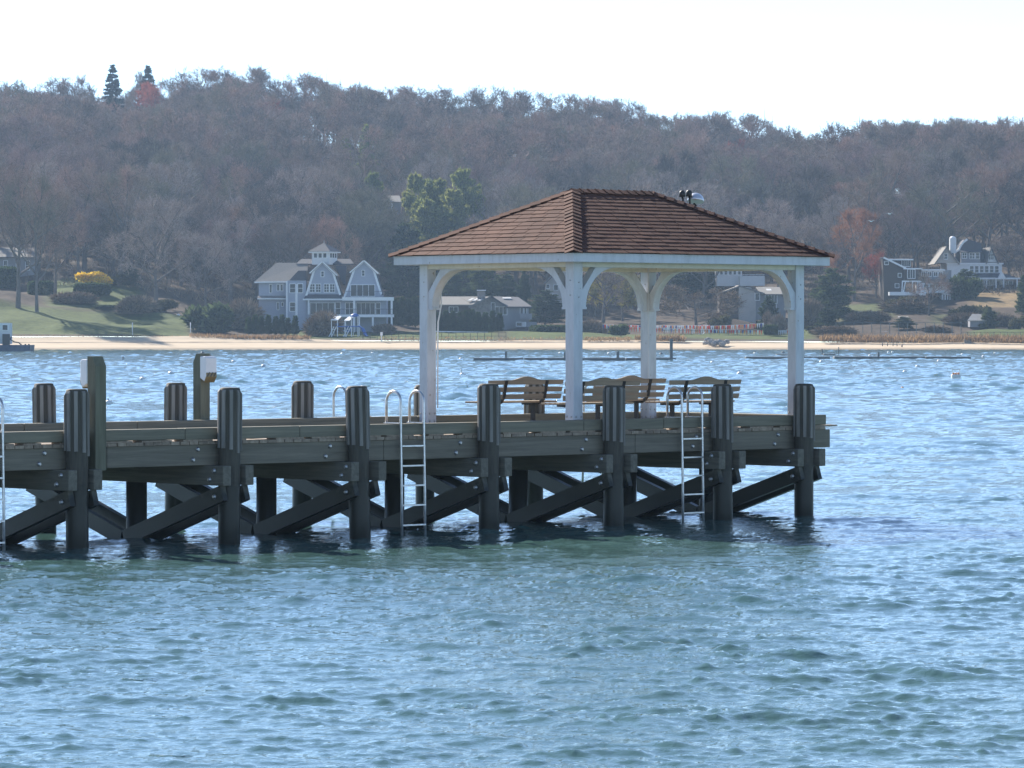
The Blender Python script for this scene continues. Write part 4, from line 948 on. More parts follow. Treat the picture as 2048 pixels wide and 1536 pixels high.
# ---- pale house high behind it
h = House('pale_house', 'pale blue white house glimpsed just under the gazebo eave on the right', 'house', 1480, 566, 715)
h.box('wall', 1434, 1484, 525, 572, 0, 9, 'palewood'); h.slab('roof', [(1428, 527, -.6), (1490, 527, -.6), (1478, 508, 4.5), (1440, 508, 4.5)], 'roofdark', .2)
for p0 in (1440, 1449, 1458, 1467, 1476): h.win(p0, p0 + 5, 535, 549, -.02, 1, 2)
h.box('terrace', 1478, 1528, 553, 572, -2, 6, 'palewood'); h.railing(1484, 1528, 549, 553, -1.9, 'trim')
# ---- dark brown shingled house, right
h = House('brown_house', 'dark brown shingled house with white porch frame, leaning roof line and side wing', 'house', 1835, 596, 684)
h.prism('wall', [(1768, 604), (1812, 604), (1812, 536), (1770, 516), (1766, 516)], .6, 10, 'brown')
h.slab('roof', [(1766, 514, .2), (1812, 536.5, .2), (1812, 536.5, 10), (1766, 514, 10)], 'roofdark', .2); h.bar('rake_board', (1767, 515, .1), (1812, 536.5, .1), .3, 'trim')
h.box('upper_storey', 1779, 1828, 519, 537, 4.5, 10, 'brown'); h.slab('roof', [(1776, 519, 3.8), (1831, 519, 3.8), (1829, 515, 10.4), (1778, 515, 10.4)], 'roofdark', .15); h.bar('eave_board', (1776, 518.5, 3.7), (1831, 518.5, 3.7), .25, 'trim')
h.win(1809, 1825, 520.5, 532, 4.48, 4, 1)
h.box('bay', 1808, 1842, 538, 562, -.4, 8, 'brown'); h.bar('eave_board', (1806, 537.5, -.5), (1844, 537.5, -.5), .22, 'trim'); h.win(1815, 1829, 539.5, 556.5, -.42, 3, 1)
h.win(1770, 1777, 523, 529, .58); h.win(1797, 1803, 547, 554, .58); h.win(1791, 1798, 568, 575, .58)
h.box('wing', 1842, 1905, 540, 568, 2, 10, 'grey'); h.bar('eave_board', (1840, 539.5, 1.8), (1892, 539.5, 1.8), .22, 'trim')
for p0 in (1846, 1858, 1870, 1880): h.win(p0, p0 + 7, 544, 552, 1.98, 2, 1)
h.box('lower_wing', 1842, 1908, 566, 586, .2, 10, 'palewood'); h.slab('roof', [(1866, 566.5, -1), (1912, 566.5, -1), (1900, 558, 2), (1858, 558, 2)], 'roofgrey', .15)
for p0 in (1848, 1860, 1872): h.win(p0, p0 + 8, 569, 578, .18, 2, 1)
h.box('basement', 1884, 1902, 586, 612, .4, 8, 'palewood'); 
for p0 in (1886.5, 1891.5, 1896.5): h.win(p0, p0 + 3, 589, 609, .38)
h.box('deck', 1776, 1848, 584, 591, -2.6, .2, 'trim'); h.bar('porch_beam', (1801, 563, -2.4), (1840, 563, -2.4), .25, 'trim')
for a, b_ in ((1802, 1801), (1808, 1804), (1822, 1822), (1833, 1831), (1836, 1838)): h.bar('porch_post', (a, 563, -2.4), (b_, 584, -2.4), .2, 'trim', dep=.2)
h.railing(1832, 1880, 576, 584, -2.4, 'trim'); 
# ---- white house with chimney and porch, far right
h = House('white_house', 'white shingle style house with tall white chimney, curved dark roof and columned porch', 'house', 1955, 590, 705)
h.box('wall', 1895, 2005, 526, 592, 1, 12, 'palewood')
h.prism('gable_wall', [(1870, 526), (1920, 526), (1893, 494)], .6, 11, 'beige'); h.slab('roof', [(1868, 528, 0), (1893, 492.5, 0), (1893, 492.5, 11), (1868, 528, 11)], 'roofgrey', .2); h.slab('roof', [(1893, 492.5, 0), (1920, 528, 0), (1920, 528, 11), (1893, 492.5, 11)], 'roofgrey', .2)
h.win(1889, 1895, 508, 518, .58, 1, 2)
crv = [(1914, 504), (1921, 499), (1925, 491), (1930, 484), (1938, 478)]
h.prism('roof', [(1914, 526), (1975, 526), (1966, 486), (1938, 477)] + crv[::-1][1:], 3, 11, 'roofdark')
for a, b_ in zip(crv[:-1], crv[1:]): h.bar('rake_board', (a[0], a[1], 2.9), (b_[0], b_[1], 2.9), .32, 'trim', dep=.3)
h.box('chimney', 1901.5, 1914, 476, 506, 1.4, 2.6, 'palewood'); MB().lathe([(.62, 0), (.58, .12), (.3, .36), (.05, .42)], 10, (h.X(1907.8), 2, h.Z(476.5))).build('chimney_cap', HM['trim'], h.o)
h.box('dormer', 1923, 1962, 503, 525, 1.2, 6, 'grey'); h.win(1926, 1934, 506, 516, 1.18, 2, 2); h.win(1941, 1950, 506, 517, 1.18, 2, 2); h.win(1953, 1960, 506, 517, 1.18, 1, 2); h.slab('roof', [(1920, 503.5, .8), (1965, 503.5, .8), (1963, 496, 5), (1926, 496, 5)], 'roofdark', .12)
h.prism('gable_wall', [(1975, 524), (1996, 524), (1983, 495)], 1, 10, 'palewood'); h.slab('roof', [(1972, 528, .4), (1983, 493, .4), (1983, 493, 10), (1962, 500, 10)], 'roofgrey', .15); h.slab('roof', [(1983, 493, .4), (1998, 527, .4), (1998, 527, 10), (1983, 493, 10)], 'roofdark', .15); h.win(1979, 1988, 508, 519, .98, 3, 2)  # small gable's right slope carries painted shade, left the lit grey
for k in range(6): h.win(1941 + k * 10, 1948 + k * 10, 532, 545, .98, 1, 2)
h.bar('eave_board', (1893, 527, .9), (2008, 527, .9), .25, 'trim')
h.slab('roof', [(1952, 557, -3), (2036, 557, -3), (2004, 546, 1), (1948, 546, 1)], 'roofdark', .15); h.prism('porch_gable', [(1992, 556), (2007, 556), (1999, 543)], -3.1, -2, 'trim')
h.bar('eave_board', (1955, 557.5, -3), (2036, 557.5, -3), .28, 'trim')
for px in (1969, 1988, 2003, 2030): h.box('porch_column', px - 1.2, px + 1.2, 558, 584, -2.9, -2.65, 'trim')
h.box('porch', 1955, 2036, 583, 590, -3.1, 1, 'trim')
for p0 in (1971, 1992, 2006, 2018): h.win(p0, p0 + 8, 562, 580, .97, 1, 2)
# ---- grey house behind the trunks at the left edge, and roofs up the hill
h = House('grey_house', 'grey house behind bare trunks and clipped hedges at the left edge', 'house', 30, 560, 706)
h.box('wall', -40, 70, 512, 566, 0, 9, 'grey'); h.slab('roof', [(-44, 514, -.6), (74, 514, -.6), (62, 494, 5), (-30, 494, 5)], 'roofgrey', .2); h.slab('roof', [(-44, 514, 9.5), (-30, 494, 5), (62, 494, 5), (74, 514, 9.5)], 'roofgrey', .2)
for p0 in (8, 33, 52): h.win(p0, p0 + 7, 522, 540, -.02, 1, 2)
h = House('hill_house', 'pale blue roofed house half sunk in the bare wood high on the hill', 'house', 625, 312, 905)
h.box('wall', 604, 646, 296, 330, 0, 8, 'blueshingle'); h.slab('roof', [(600, 303, -.5), (649, 303, -.5), (643, 289, 4), (607, 289, 4)], 'blueshingle', .2); h.box('chimney', 628, 640, 286, 290, 3.5, 5, 'trim')
h = House('hill_house', 'small house with bright white ridge beside a green conifer on the hill', 'house', 483, 300, 900)
h.box('wall', 474, 494, 284, 320, 0, 8, 'grey'); h.slab('roof', [(471, 286, -.5), (497, 286, -.5), (492, 276, 4), (476, 276, 4)], 'grey', .2); h.box('ridge_cap', 478, 491, 275, 277.5, 3.6, 4.4, 'trim')
h = House('hill_house', 'grey cottage wall among pines above the blue house', 'house', 787, 425, 770)
h.box('wall', 772, 800, 402, 440, 0, 7, 'grey'); h.slab('roof', [(768, 404, -.5), (804, 404, -.5), (798, 390, 3.5), (774, 390, 3.5)], 'roofgrey', .2); h.box('corner_board', 783, 785.5, 403, 424, -.1, .0, 'trim')

# ------------------------------------------------------------------ planting that can be told apart
plant(SPR, 'spruce_tree', 'dark spruce with bare lower limbs on the skyline, taller of the two', 'conifer', 226, 985, 127, wpx=88)
plant(SPR, 'spruce_tree', 'dark spruce on the skyline above a patch of red buds', 'conifer', 297, 985, 129, wpx=80, rz=2)
for px, d, top, wp, lab in ((690, 885, 268, 44, 'green conifer on the hillside right of the blue roofed hill house'), (733, 890, 246, 52, 'taller green conifer standing alone in the bare wood'), (492, 893, 240, 32, 'narrow green conifer beside the small white ridged house on the hill'), (2018, 890, 325, 22, 'tiny green conifer in the bare wood at the far right')):
    plant(GRN, 'conifer_tree', lab, 'conifer', px, d, top, wpx=wp)
for i, (px, d, top, wp, lab) in enumerate(((832, 752, 340, 74, 'sunlit pine with tall narrow crown left of the gazebo roof'), (872, 760, 352, 96, 'broad sunlit pine above the left slope of the gazebo roof'), (928, 756, 330, 92, 'tallest sunlit pine directly left of the gazebo ridge'), (880, 745, 420, 110, 'dark low pine under the sunlit pines'), (748, 772, 338, 60, 'thin pale pine beyond the blue house cupola'), (852, 744, 392, 90, 'sunlit pine in front of the broad pine, lower left'), (905, 748, 372, 90, 'sunlit pine between the broad pine and the tallest pine'), (948, 764, 372, 70, 'shaded pine touching the gazebo roof line'))):
    plant(PIN[i % 2], 'pine_tree', lab, 'pine', px, d, top, wpx=wp)
for px, d, top, wp, lab in ((815, 722, 440, 110, 'wide dark yew behind the left gazebo eave'), (965, 690, 520, 90, 'dark evergreen behind the ranch house chimney'), (1012, 692, 545, 80, 'dark evergreen behind the ranch house right roof'), (900, 694, 530, 70, 'dark evergreen behind the left end of the ranch house'), (1090, 668, 578, 90, 'dark rounded evergreen beside the tudor house'), (1378, 720, 540, 90, 'dark evergreen behind the brown bare tree inside the gazebo view'), (262, 694, 530, 44, 'dark evergreen right of the yellow forsythia'), (1665, 652, 532, 100, 'large dark cedar with sunlit left side just right of the right gazebo post'), (1932, 690, 536, 62, 'dark evergreen between the brown house and the white house'), (1420, 722, 545, 60, 'dark evergreen left of the pale house under the eave')):
    plant(DRK, 'evergreen_tree', lab, 'evergreen', px, d, top, wpx=wp)
plant(CED, 'evergreen_tree', 'tall lighter green cedar behind the ranch house', 'evergreen', 1048, 688, 535, wpx=38)
plant(CED, 'evergreen_tree', 'small rounded cedar in front of the beige house', 'evergreen', 1537, 640, 590, wpx=52)
plant(CED, 'evergreen_tree', 'small cedar at the foot of the right lawn', 'evergreen', 1978, 632, 612, wpx=42)
plant(CED, 'evergreen_tree', 'ivy clad dark tree at the right edge', 'evergreen', 2046, 660, 548, wpx=34)
plant(DRK, 'evergreen_tree', 'dark bushy evergreen in the tennis court fence', 'evergreen', 1808, 632, 632, wpx=48)
plant(CED, 'evergreen_tree', 'dark shrubby conifer at the base of the large cedar', 'evergreen', 1655, 628, 612, wpx=54)
a0 = None
for i in range(8):
    px = 497 + i * 13.2 + random.uniform(-2, 2); plant(ARB, 'arborvitae', 'columnar arborvitae in the row left of the playset', 'arborvitae', px, 624 + random.uniform(-1, 1), 631 + random.uniform(-5, 5), wpx=17, group='arborvitae row left of the playset')
for i in range(11):
    px = 866 + i * 13.2 + random.uniform(-2, 2); plant(ARB, 'arborvitae', 'columnar arborvitae screening the ranch house', 'arborvitae', px, 636 + random.uniform(-1, 1), 620 + random.uniform(-5, 5) + max(0, i - 8) * 3, wpx=19, group='arborvitae row before the ranch house')
for i in range(5):
    px = 775 + i * 14; plant(ARB, 'arborvitae', 'tall arborvitae beside the right porch of the blue house', 'arborvitae', px, 662, 592 + random.uniform(-5, 6), wpx=24, group='arborvitae beside the blue house')
BT = [(36, 648, 330, 170, 'bare tree with thick trunk nearest the left edge'), (74, 644, 345, 150, 'bare tree with dark straight trunk in front of the clipped hedge'), (110, 664, 372, 130, 'slim bare tree at the edge of the upper lawn'), (312, 668, 395, 190, 'broad bare tree with pale fine twigs rising beside the dark evergreen'), (170, 716, 420, 130, 'reddish brown bare tree behind the yellow forsythia'), (412, 676, 468, 120, 'bare bushy tree left of the blue house'), (462, 690, 440, 110, 'bare tree close to the left roof of the blue house'), (660, 735, 440, 150, 'wide bare tree behind the cupola'), (1206, 668, 520, 130, 'bare tree with thick grey trunk seen beside the near post'), (1858, 655, 545, 90, 'thin bare tree in front of the brown house wing'), (2020, 716, 470, 100, 'bare tree right of the white house'), (1600, 720, 430, 130, 'bare tree behind the right end of the gazebo roof'), (560, 705, 430, 140, 'bare tree behind the grey roof of the blue house'), (1220, 860, 285, 120, 'bare tree with several long stems above the gazebo ridge')]
BT += [(240, 706, 398, 170, 'pale grey bare tree behind the forsythia, left of the broad bare tree'), (362, 712, 425, 150, 'pale grey bare tree between the broad bare tree and the blue house'), (612, 728, 425, 150, 'grey bare tree directly behind the cupola left side'), (1300, 760, 340, 150, 'grey bare tree rising behind the gazebo ridge'), (1790, 735, 420, 130, 'grey bare tree behind the brown house roof')]
for i, (px, d, top, wp, lab) in enumerate(BT): plant(PALE[i % 3] if px in (312, 412, 462, 560, 660, 240, 362, 612, 1300, 1790, 1600) else BARE[i % 8], 'bare_tree', lab, 'tree', px, d, top, wpx=wp)
plant(RED, 'red_tree', 'orange red budding tree left of the brown house', 'tree', 1708, 688, 418, wpx=128)
plant(BUD, 'red_tree', 'small bright red budding tree by the brown house wall', 'tree', 1752, 690, 505, wpx=60)
for px, d, top, wp, lab in ((300, 975, 165, 90, 'red budding tree under the right skyline spruce'), (540, 955, 200, 84, 'red budding tree just below the skyline above the blue house'), (1470, 935, 280, 70, 'red budding tree on the hillside above the right gazebo eave'), (1622, 925, 330, 30, 'small red budding tree low in the bare wood')): plant(BUD, 'red_tree', lab, 'tree', px, d, top, wpx=wp)
plant(LOWT, 'brown_tree', 'low spreading reddish bare tree framed between the far and right gazebo posts', 'tree', 1392, 645, 572, wpx=190)
plant(WIL, 'willow_tree', 'yellow green willow seen just right of the near post', 'tree', 1190, 690, 545, wpx=90); plant(WIL, 'willow_tree', 'olive willow framed left of the far gazebo post', 'tree', 1245, 676, 548, wpx=90)
shrub('yellow', 'bright yellow forsythia at the top of the left lawn', 186, 570, 688, 545, 60); shrub('olive', 'olive shrub touching the right side of the forsythia', 232, 570, 692, 550, 50)
shrub('hedge', 'clipped rounded hedge below the yellow forsythia', 185, 590, 672, 566, 80, 'hedge'); shrub('hedge', 'clipped hedge behind the dark straight trunk', 82, 592, 672, 562, 50, 'hedge'); shrub('hedge', 'tall dark hedge at the left edge under the grey house', 15, 585, 690, 534, 60, 'hedge')
for k, lab, px, d, top, wp in (('brownbush', 'brown twiggy shrub in front of the clipped hedge', 175, 660, 584, 90), ('brownbush', 'sunlit brown shrub spilling over the left lawn edge', 258, 650, 592, 80), ('conifer', 'dark shrub hollow below the upper lawn', 215, 655, 610, 66), ('olive', 'olive shrub near the white lawn globe', 318, 655, 600, 60), ('conifer', 'dense dark shrub at the right end of the left lawn', 420, 628, 612, 100), ('brownbush', 'brown shrub left of the arborvitae row', 470, 640, 600, 80), ('brownbush', 'large reddish brown bare shrub in front of the blue house', 635, 626, 624, 72), ('brownbush', 'round brown shrub right of the playset', 782, 634, 648, 46), ('brownbush', 'tan domed shrub seen right of the near post', 1192, 636, 641, 56), ('conifer', 'low dark juniper by the pennants', 1242, 626, 650, 44), ('paletwig', 'pale pinkish round shrub left of the right post', 1548, 632, 626, 48), ('olive', 'yellowish shrub at the foot of the right post', 1635, 628, 652, 34), ('brownbush', 'brown shrub in front of the cedar on the right', 1622, 640, 600, 60), ('olive', 'olive shrub on the slope below the brown house', 1800, 664, 594, 60), ('brownbush', 'brown thicket under the brown house deck', 1845, 662, 600, 110), ('conifer', 'dark shrub by the white house porch', 1925, 684, 556, 60), ('brownbush', 'brown shrub beside the grey stone steps', 1885, 626, 652, 60), ('olive', 'dark shrub at the far right shore', 2040, 630, 632, 40), ('brownbush', 'brown thicket at the left of the tennis court', 1690, 622, 652, 80), ('brownbush', 'tangled brown shrub at the lower edge of the right lawn', 1752, 646, 622, 80), ('brownbush', 'brown shrub band below the white house bank', 1905, 642, 626, 90), ('olive', 'olive shrub above the garden shed roof', 1950, 650, 612, 70), ('brownbush', 'low brown shrub right of the small shore cedar', 2012, 640, 628, 60), ('olive', 'orange brown shrub under the cottage wall', 1440, 640, 632, 44)):
    shrub(k, lab, px, 0, d, top, wp)
shrub('hedge', 'dark cubic hedge right of the pennants', 1541, 0, 624, 650, 28, 'hedge')
h_ = shrub('hedge', 'low clipped hedge beside the ranch house deck', 1098, 0, 640, 650, 110, 'hedge')

# ------------------------------------------------------------------ the wood: nearest and skyline trees one by one, the rest as one mass
clear = [(490, 830, 0, 672), (1740, 2100, 0, 722), (-60, 90, 0, 722), (600, 650, 884, 912), (470, 498, 884, 905), (1080, 1170, 0, 716), (1425, 1540, 0, 730), (604, 646, 850, 880), (795, 965, 0, 762), (665, 762, 845, 896), (250, 350, 930, 985), (495, 585, 915, 965), (1430, 1510, 890, 945), (1604, 1640, 880, 935), (1640, 1770, 0, 712), (2005, 2030, 850, 900), (180, 330, 968, 1000)]
spots = []
d = 702.0
while d < 1024:
    sp = 11.8 if d < 960 else 9.2
    stp = sp / d * FPX; px = -150 + random.uniform(0, stp)
    while px < 2200:
        p_, d_ = px + random.uniform(-.38, .38) * stp, d + random.uniform(-.4, .4) * sp
        if not any(a <= p_ <= b_ and c <= d_ <= e_ for a, b_, c, e_ in clear): spots.append((p_, d_))
        px += stp
    d += sp * .92
near = sorted((s for s in spots if s[1] < 960), key=lambda s: s[1]); ridge = [s for s in spots if s[1] >= 985 and -20 < s[0] < 2070]
random.shuffle(ridge)
solo = [s for s in near if -40 < s[0] < 2090][:165] + ridge[:100]; rest = [s for s in spots if s not in set(solo)]
proto = {}
def wood_tree(px, d, label, group):
    k = random.randrange(8); K = BARE[k]; hh = random.uniform(12.5, 20.5) * (.8 if d > 960 else 1)
    o = thing('bare_tree', label, 'tree', at(px, d, gz1(px, d)), random.uniform(0, 6.28), group)
    s_ = hh / K.top; q = s_ * random.uniform(.85, 1.2); o.scale = (q, q, s_)
    link('trunk', K.trunk, None, o); cr = link('crown', K.crown, None, o)
    cr.material_slots[0].link = 'OBJECT'; cr.material_slots[0].material = M[random.choice(('twig', 'twig', 'greytwig', 'greytwig', 'olivetwig', 'mauvetwig', 'darktwig'))]
for s in solo:
    if s[1] < 960: wood_tree(*s, 'bare grey brown tree in the wood on the lower hillside', 'bare trees on the lower hillside')
    else: wood_tree(*s, 'bare tree on the skyline of the wooded hill', 'bare trees along the skyline')
FAR = []
for i in range(6):
    limbs, tw = grow(90 + i, H=16., spread=(.42, .5, .38, .46, .52, .4)[i], up=.74, n1=8, n2=5, n3=4, n4=5, n5=8, w4=.085, w5=.065, low=.25)
    FAR.append((np.concatenate([limb_tris(limbs, (0, 1, 2)), tw]), float(np.percentile(tw[:, 2], 99.5))))
rest += [(px + random.uniform(-60, 60), d + random.uniform(-5, 5)) for d in range(660, 1024, 15) for px in list(range(-1500, -190, 150)) + list(range(2280, 3600, 150))]
g = np.random.default_rng(77); acc = []; tin = []
zs = ground(np.array([s[0] for s in rest]), np.array([s[1] for s in rest]))
for (px, d), z in zip(rest, zs):
    V, top = FAR[g.integers(0, 6)]; a = g.uniform(0, 6.28); s_ = g.uniform(12.5, 20.5) / top; q = s_ * g.uniform(.85, 1.15); c, s2 = math.cos(a), math.sin(a); tin.append(np.full(len(V), g.uniform(0, 1), np.float32))
    W = np.stack([(V[:, 0] * c - V[:, 1] * s2) * q + (px - 1024) / FPX * d, (V[:, 0] * s2 + V[:, 1] * c) * q + d, V[:, 2] * s_ + z], 1); acc.append(W.astype(np.float32))
o = link('hillside_wood', tri_mesh('hillside_wood', np.concatenate(acc), M['twigmass']), None); at_ = o.data.attributes.new('tree_tint', 'FLOAT', 'POINT'); at_.data.foreach_set('value', np.concatenate(tin)); tag(o, 'bare deciduous wood covering the hillside behind the houses', 'wood', kind='stuff')
# understorey brush on the slope
acc = []
n = 9000; px = g.uniform(-120, 2170, n); d = g.uniform(690, 1040, n) ; z = ground(px, d); base = np.stack([(px - 1024) / FPX * d, d, z], 1)
for _ in range(7):
    dr = g.normal(0, .5, (n, 3)) + np.array([0, 0, .9]); dr /= np.linalg.norm(dr, axis=1, keepdims=True)
    acc.append(twig_arrays(base + g.normal(0, .5, (n, 3)) * [1, 1, .1], dr, g.uniform(.6, 2.2, n), np.full(n, .12), g))
tag(link('brush', tri_mesh('brush', np.concatenate(acc), M['brownbush']), None), 'brown leafless undergrowth beneath the hillside trees', 'undergrowth', kind='stuff')
# beach grass along the top of the sand
acc = []
for p0, p1, n, hgt, d0, d1 in ((380, 620, 1500, .7, 611.5, 614), (1270, 1370, 900, .8, 611, 614), (1640, 2080, 3600, .9, 610.5, 615), (760, 1270, 700, .35, 611.8, 613.5), (0, 380, 300, .3, 612, 614), (1170, 1260, 500, .35, 610, 614)):
    px = g.uniform(p0, p1, n); d = g.uniform(d0, d1, n); z = np.where(d < 612.5, np.interp(d, [610, 612.5], [1.2, 1.72]), ground(px, d)); dr = g.normal(0, .35, (n, 3)) + np.array([0, 0, 1.]); dr /= np.linalg.norm(dr, axis=1, keepdims=True)
    acc.append(twig_arrays(np.stack([(px - 1024) / FPX * d, d, z - .05], 1), dr, hgt * g.uniform(.5, 1.2, n), np.full(n, .16), g))
tag(link('beach_grass', tri_mesh('beach_grass', np.concatenate(acc), M['reed']), None), 'tan dry beach grass along the top of the sand', 'grass', kind='stuff')

# ------------------------------------------------------------------ fences, court, pennants, small shore things
HM['mesh'] = simple('fence wire', (.10, .12, .12), .5)
HM['windscreen'] = simple('green court windscreen', (.04, .085, .085), .8)
HM['postgrey'] = simple('weathered grey post', (.22, .20, .18), .9, .2, 6)
def fence(name, label, p0, p1, d, r0, r1, n, mat, cat='fence', rail=True, screen=None, pw=.07):
    h = House(name, label, cat, (p0 + p1) / 2, r1, d); L_ = []
    for i in range(n + 1):
        p = p0 + (p1 - p0) * i / n; x = h.X(p); zb = gz1(p, d) - zat(r1, d) - .1
        MB().box(x - pw / 2, x + pw / 2, -pw / 2, pw / 2, zb, h.Z(r0)).build('post', HM[mat], h.o)
    mb = MB()
    if rail:
        mb.box(h.X(p0), h.X(p1), -.1, -.05, h.Z(r0) - .06, h.Z(r0)); mb.box(h.X(p0), h.X(p1), -.1, -.05, h.Z(r1) + .1, h.Z(r1) + .15); mb.build('rail', HM[mat], h.o)
    if screen:
        MB().box(h.X(p0), h.X(p1), .06, .08, h.Z(r1) + .05, h.Z(r0) - .15).build('screen', HM[screen], h.o)
    return h
fence('black_fence', 'black metal fence along the top of the beach behind the left gazebo post', 726, 1012, 613.6, 664.5, 683 - 9, 20, 'rail')
fence('court_fence', 'green screened fence along the lawn between left and near gazebo posts', 1000, 1260, 640, 664, 676, 12, 'mesh', screen='windscreen')
fence('court_fence', 'low wire fence in front of the pennants right of the far post', 1310, 1530, 626, 660, 672, 12, 'mesh')
fence('court_fence', 'tall wire fence round the tennis court at the right shore', 1672, 1922, 624, 645, 676, 14, 'mesh', pw=.1)
fence('black_fence', 'black picket fence at the lawn near the right edge', 1922, 2080, 620, 664, 676, 12, 'rail')
c = House('tennis_net', 'white topped net inside the tennis court', 'net', 1725, 676, 630)
c.bar('band', (1672, 662, 0), (1776, 663, 0), .12, 'trim'); c.bar('net', (1672, 667, 0), (1776, 668, 0), .7, 'mesh', dep=.03); c.bar('post', (1672, 676, 0), (1672, 660, 0), .1, 'mesh'); c.bar('post', (1776, 676, 0), (1776, 660, 0), .1, 'mesh')
c = House('lawn_net', 'long white topped net on the lawn behind the left gazebo post', 'net', 920, 668, 634)
c.bar('band', (866, 662.5, 0), (976, 664.8, 0), .14, 'trim'); c.bar('post', (866, 672, 0), (866, 662, 0), .1, 'mesh'); c.bar('post', (976, 674, 0), (976, 664, 0), .1, 'mesh')
PC = [(.88, .88, .88), (.85, .07, .04), (.8, .8, .8), (.05, .08, .35), (.8, .3, .08), (.8, .8, .8)]
PM = [simple('pennant cloth', c_, .8, .03) for c_ in PC]
def pennants(label, p0, r0, p1, r1, d, n, sag):
    h = House('pennant_string', label, 'pennants', (p0 + p1) / 2, 668, d); mb = MB(); pts = []
    for i in range(n + 1):
        f = i / n; pts.append((h.X(p0 + (p1 - p0) * f), .0, h.Z(r0 + (r1 - r0) * f + sag * 4 * f * (1 - f))))
    mb.tube(pts, .015, 4); mb.build('cord', HM['trim'], h.o)
    for x, rr_ in ((p0, r0), (p1, r1)): MB().box(h.X(x) - .04, h.X(x) + .04, -.04, .04, -.6, h.Z(rr_) + .1).build('pole', HM['postgrey'], h.o)
    for i in range(n):
        a, b_ = Vector(pts[i]), Vector(pts[i + 1]); q = (a + b_) / 2; dx = (b_.x - a.x) * .44; y = random.uniform(-.06, .12)
        MB().slab([(q.x - dx, 0, q.z - .01), (q.x, y, q.z - .8), (q.x + dx, 0, q.z - .01)], .012).build('pennant', PM[random.choice([0, 1, 1, 2, 3, 4, 4, 5])], h.o)
pennants('long low string of red and white pennants behind the far gazebo post', 1205, 649, 1420, 650, 632, 62, 1.5)
pennants('string of pennants rising to the pale pinkish shrub', 1395, 652, 1528, 646, 631, 36, 1.5)
pennants('lower string of mostly white pennants just above the wire fence', 1300, 656, 1600, 661, 630, 80, 1)
pennants('second string of pennants close behind the low juniper', 1215, 652, 1340, 655, 630, 38, 1)
c = House('sunbather_chair', 'white lawn chair in front of the wire fence', 'chair', 1402, 670, 628); c.bar('seat', (1396, 668.5, 0), (1406, 667.8, 0), .06, 'trim', dep=.5); c.bar('backrest', (1406, 668, 0), (1410, 664, 0), .06, 'trim', dep=.5)
for px in (1397, 1406): c.bar('leg', (px, 670.5, 0), (px, 668, 0), .06, 'trim', dep=.4)
# boulders at the groyne
g2 = np.random.default_rng(5)
def rock(px, d, r, label, group):
    bm = bmesh.new(); bmesh.ops.create_icosphere(bm, subdivisions=2, radius=r)
    for v in bm.verts: v.co *= 1 + .3 * math.sin(v.co.x * 5 / r + px) * math.cos(v.co.y * 4 / r + d) ; v.co.z *= .75
    z = float(np.interp(d, [598, 612], [0, 1.7])); o = MB().frombm(bm).build('boulder', HM['rock'], None, at(px, d, z + r * .3)); o.rotation_euler = (0, 0, px); tag(o, label, 'rock', group)
HM['rock'] = simple('grey boulder', (.27, .25, .23), .9, .4, 2.5, bump=.05)
for i in range(26): rock(1410 + i * 1.6 + g2.uniform(-4, 4), 606 + g2.uniform(-1.5, 2.5) - i * .1, g2.uniform(.28, .55), 'grey boulder in the rock pile on the beach right of the far post', 'boulders in the beach rock pile')
# posts on the beach, sign, lawn globe
def stake(px, d, r0, label, wd=.12, mat='postgrey', group=None):
    z = float(np.interp(d, [598, 612.5], [0, 1.75])) if d < 612.5 else gz1(px, d); o = MB().tube([(0, 0, -.3), (0, 0, zat(r0, d) - z)], wd / 2, 6).build('stake', HM[mat], None, at(px, d, z)); tag(o, label, 'post', group); return o
stake(265, 616, 645, 'thin pale post standing at the foot of the left lawn', .14, 'trim'); stake(381, 616, 645, 'thin pale post beside the dark shrub at the right end of the left lawn', .12, 'trim')
for px in (1765, 1775, 1786, 1794): stake(px, 604, 686, 'short dark stake in the sand at the right beach', .12, 'rail', 'short stakes on the right beach')
stake(1804, 603, 689, 'thickest dark stake at the water end of the right beach row', .2, 'rail')
c = House('beach_sign', 'small white sign on a post at the top of the beach right of the playset', 'sign', 763, 684, 612); c.bar('post', (763, 684, 0), (763, 670, 0), .14, 'trim'); c.box('board', 760.5, 765.5, 664, 671, -.1, -.03, 'trim')
o = MB().lathe([(.02, 0), (.3, .1), (.36, .28), (.28, .46), (.02, .55)], 12).build('garden_globe', HM['trim'], None, at(357, 650, gz1(357, 650))); tag(o, 'bright white globe at the right end of the left lawn', 'garden globe')
for px, lab in ((1936, 'grey stone steps block at the top of the right beach'),):
    h = House('stone_steps', lab, 'steps', px, 688, 611)
    for k in range(3): h.box('step', px - 7 + k, px + 7 - k, 680 - k * 3, 690 - k * 3, k * .4, k * .4 + 1, 'stone')
h = House('garden_shed', 'small pale roofed garden shed below the right lawn', 'shed', 1955, 650, 632); h.box('wall', 1940, 1976, 641, 654, 0, 3, 'grey'); h.slab('roof', [(1934, 641, -.4), (1980, 641, -.4), (1972, 628, 1.5), (1946, 628, 1.5)], 'beige', .12)
h = House('stone_hut', 'little grey stone hut beside the tennis court', 'hut', 1806, 645, 640); h.box('wall', 1800, 1816, 634, 648, 0, 2, 'stone'); h.slab('roof', [(1798, 635, -.2), (1818, 635, -.2), (1818, 632, 2.2), (1798, 632, 2.2)], 'roofgrey', .1)

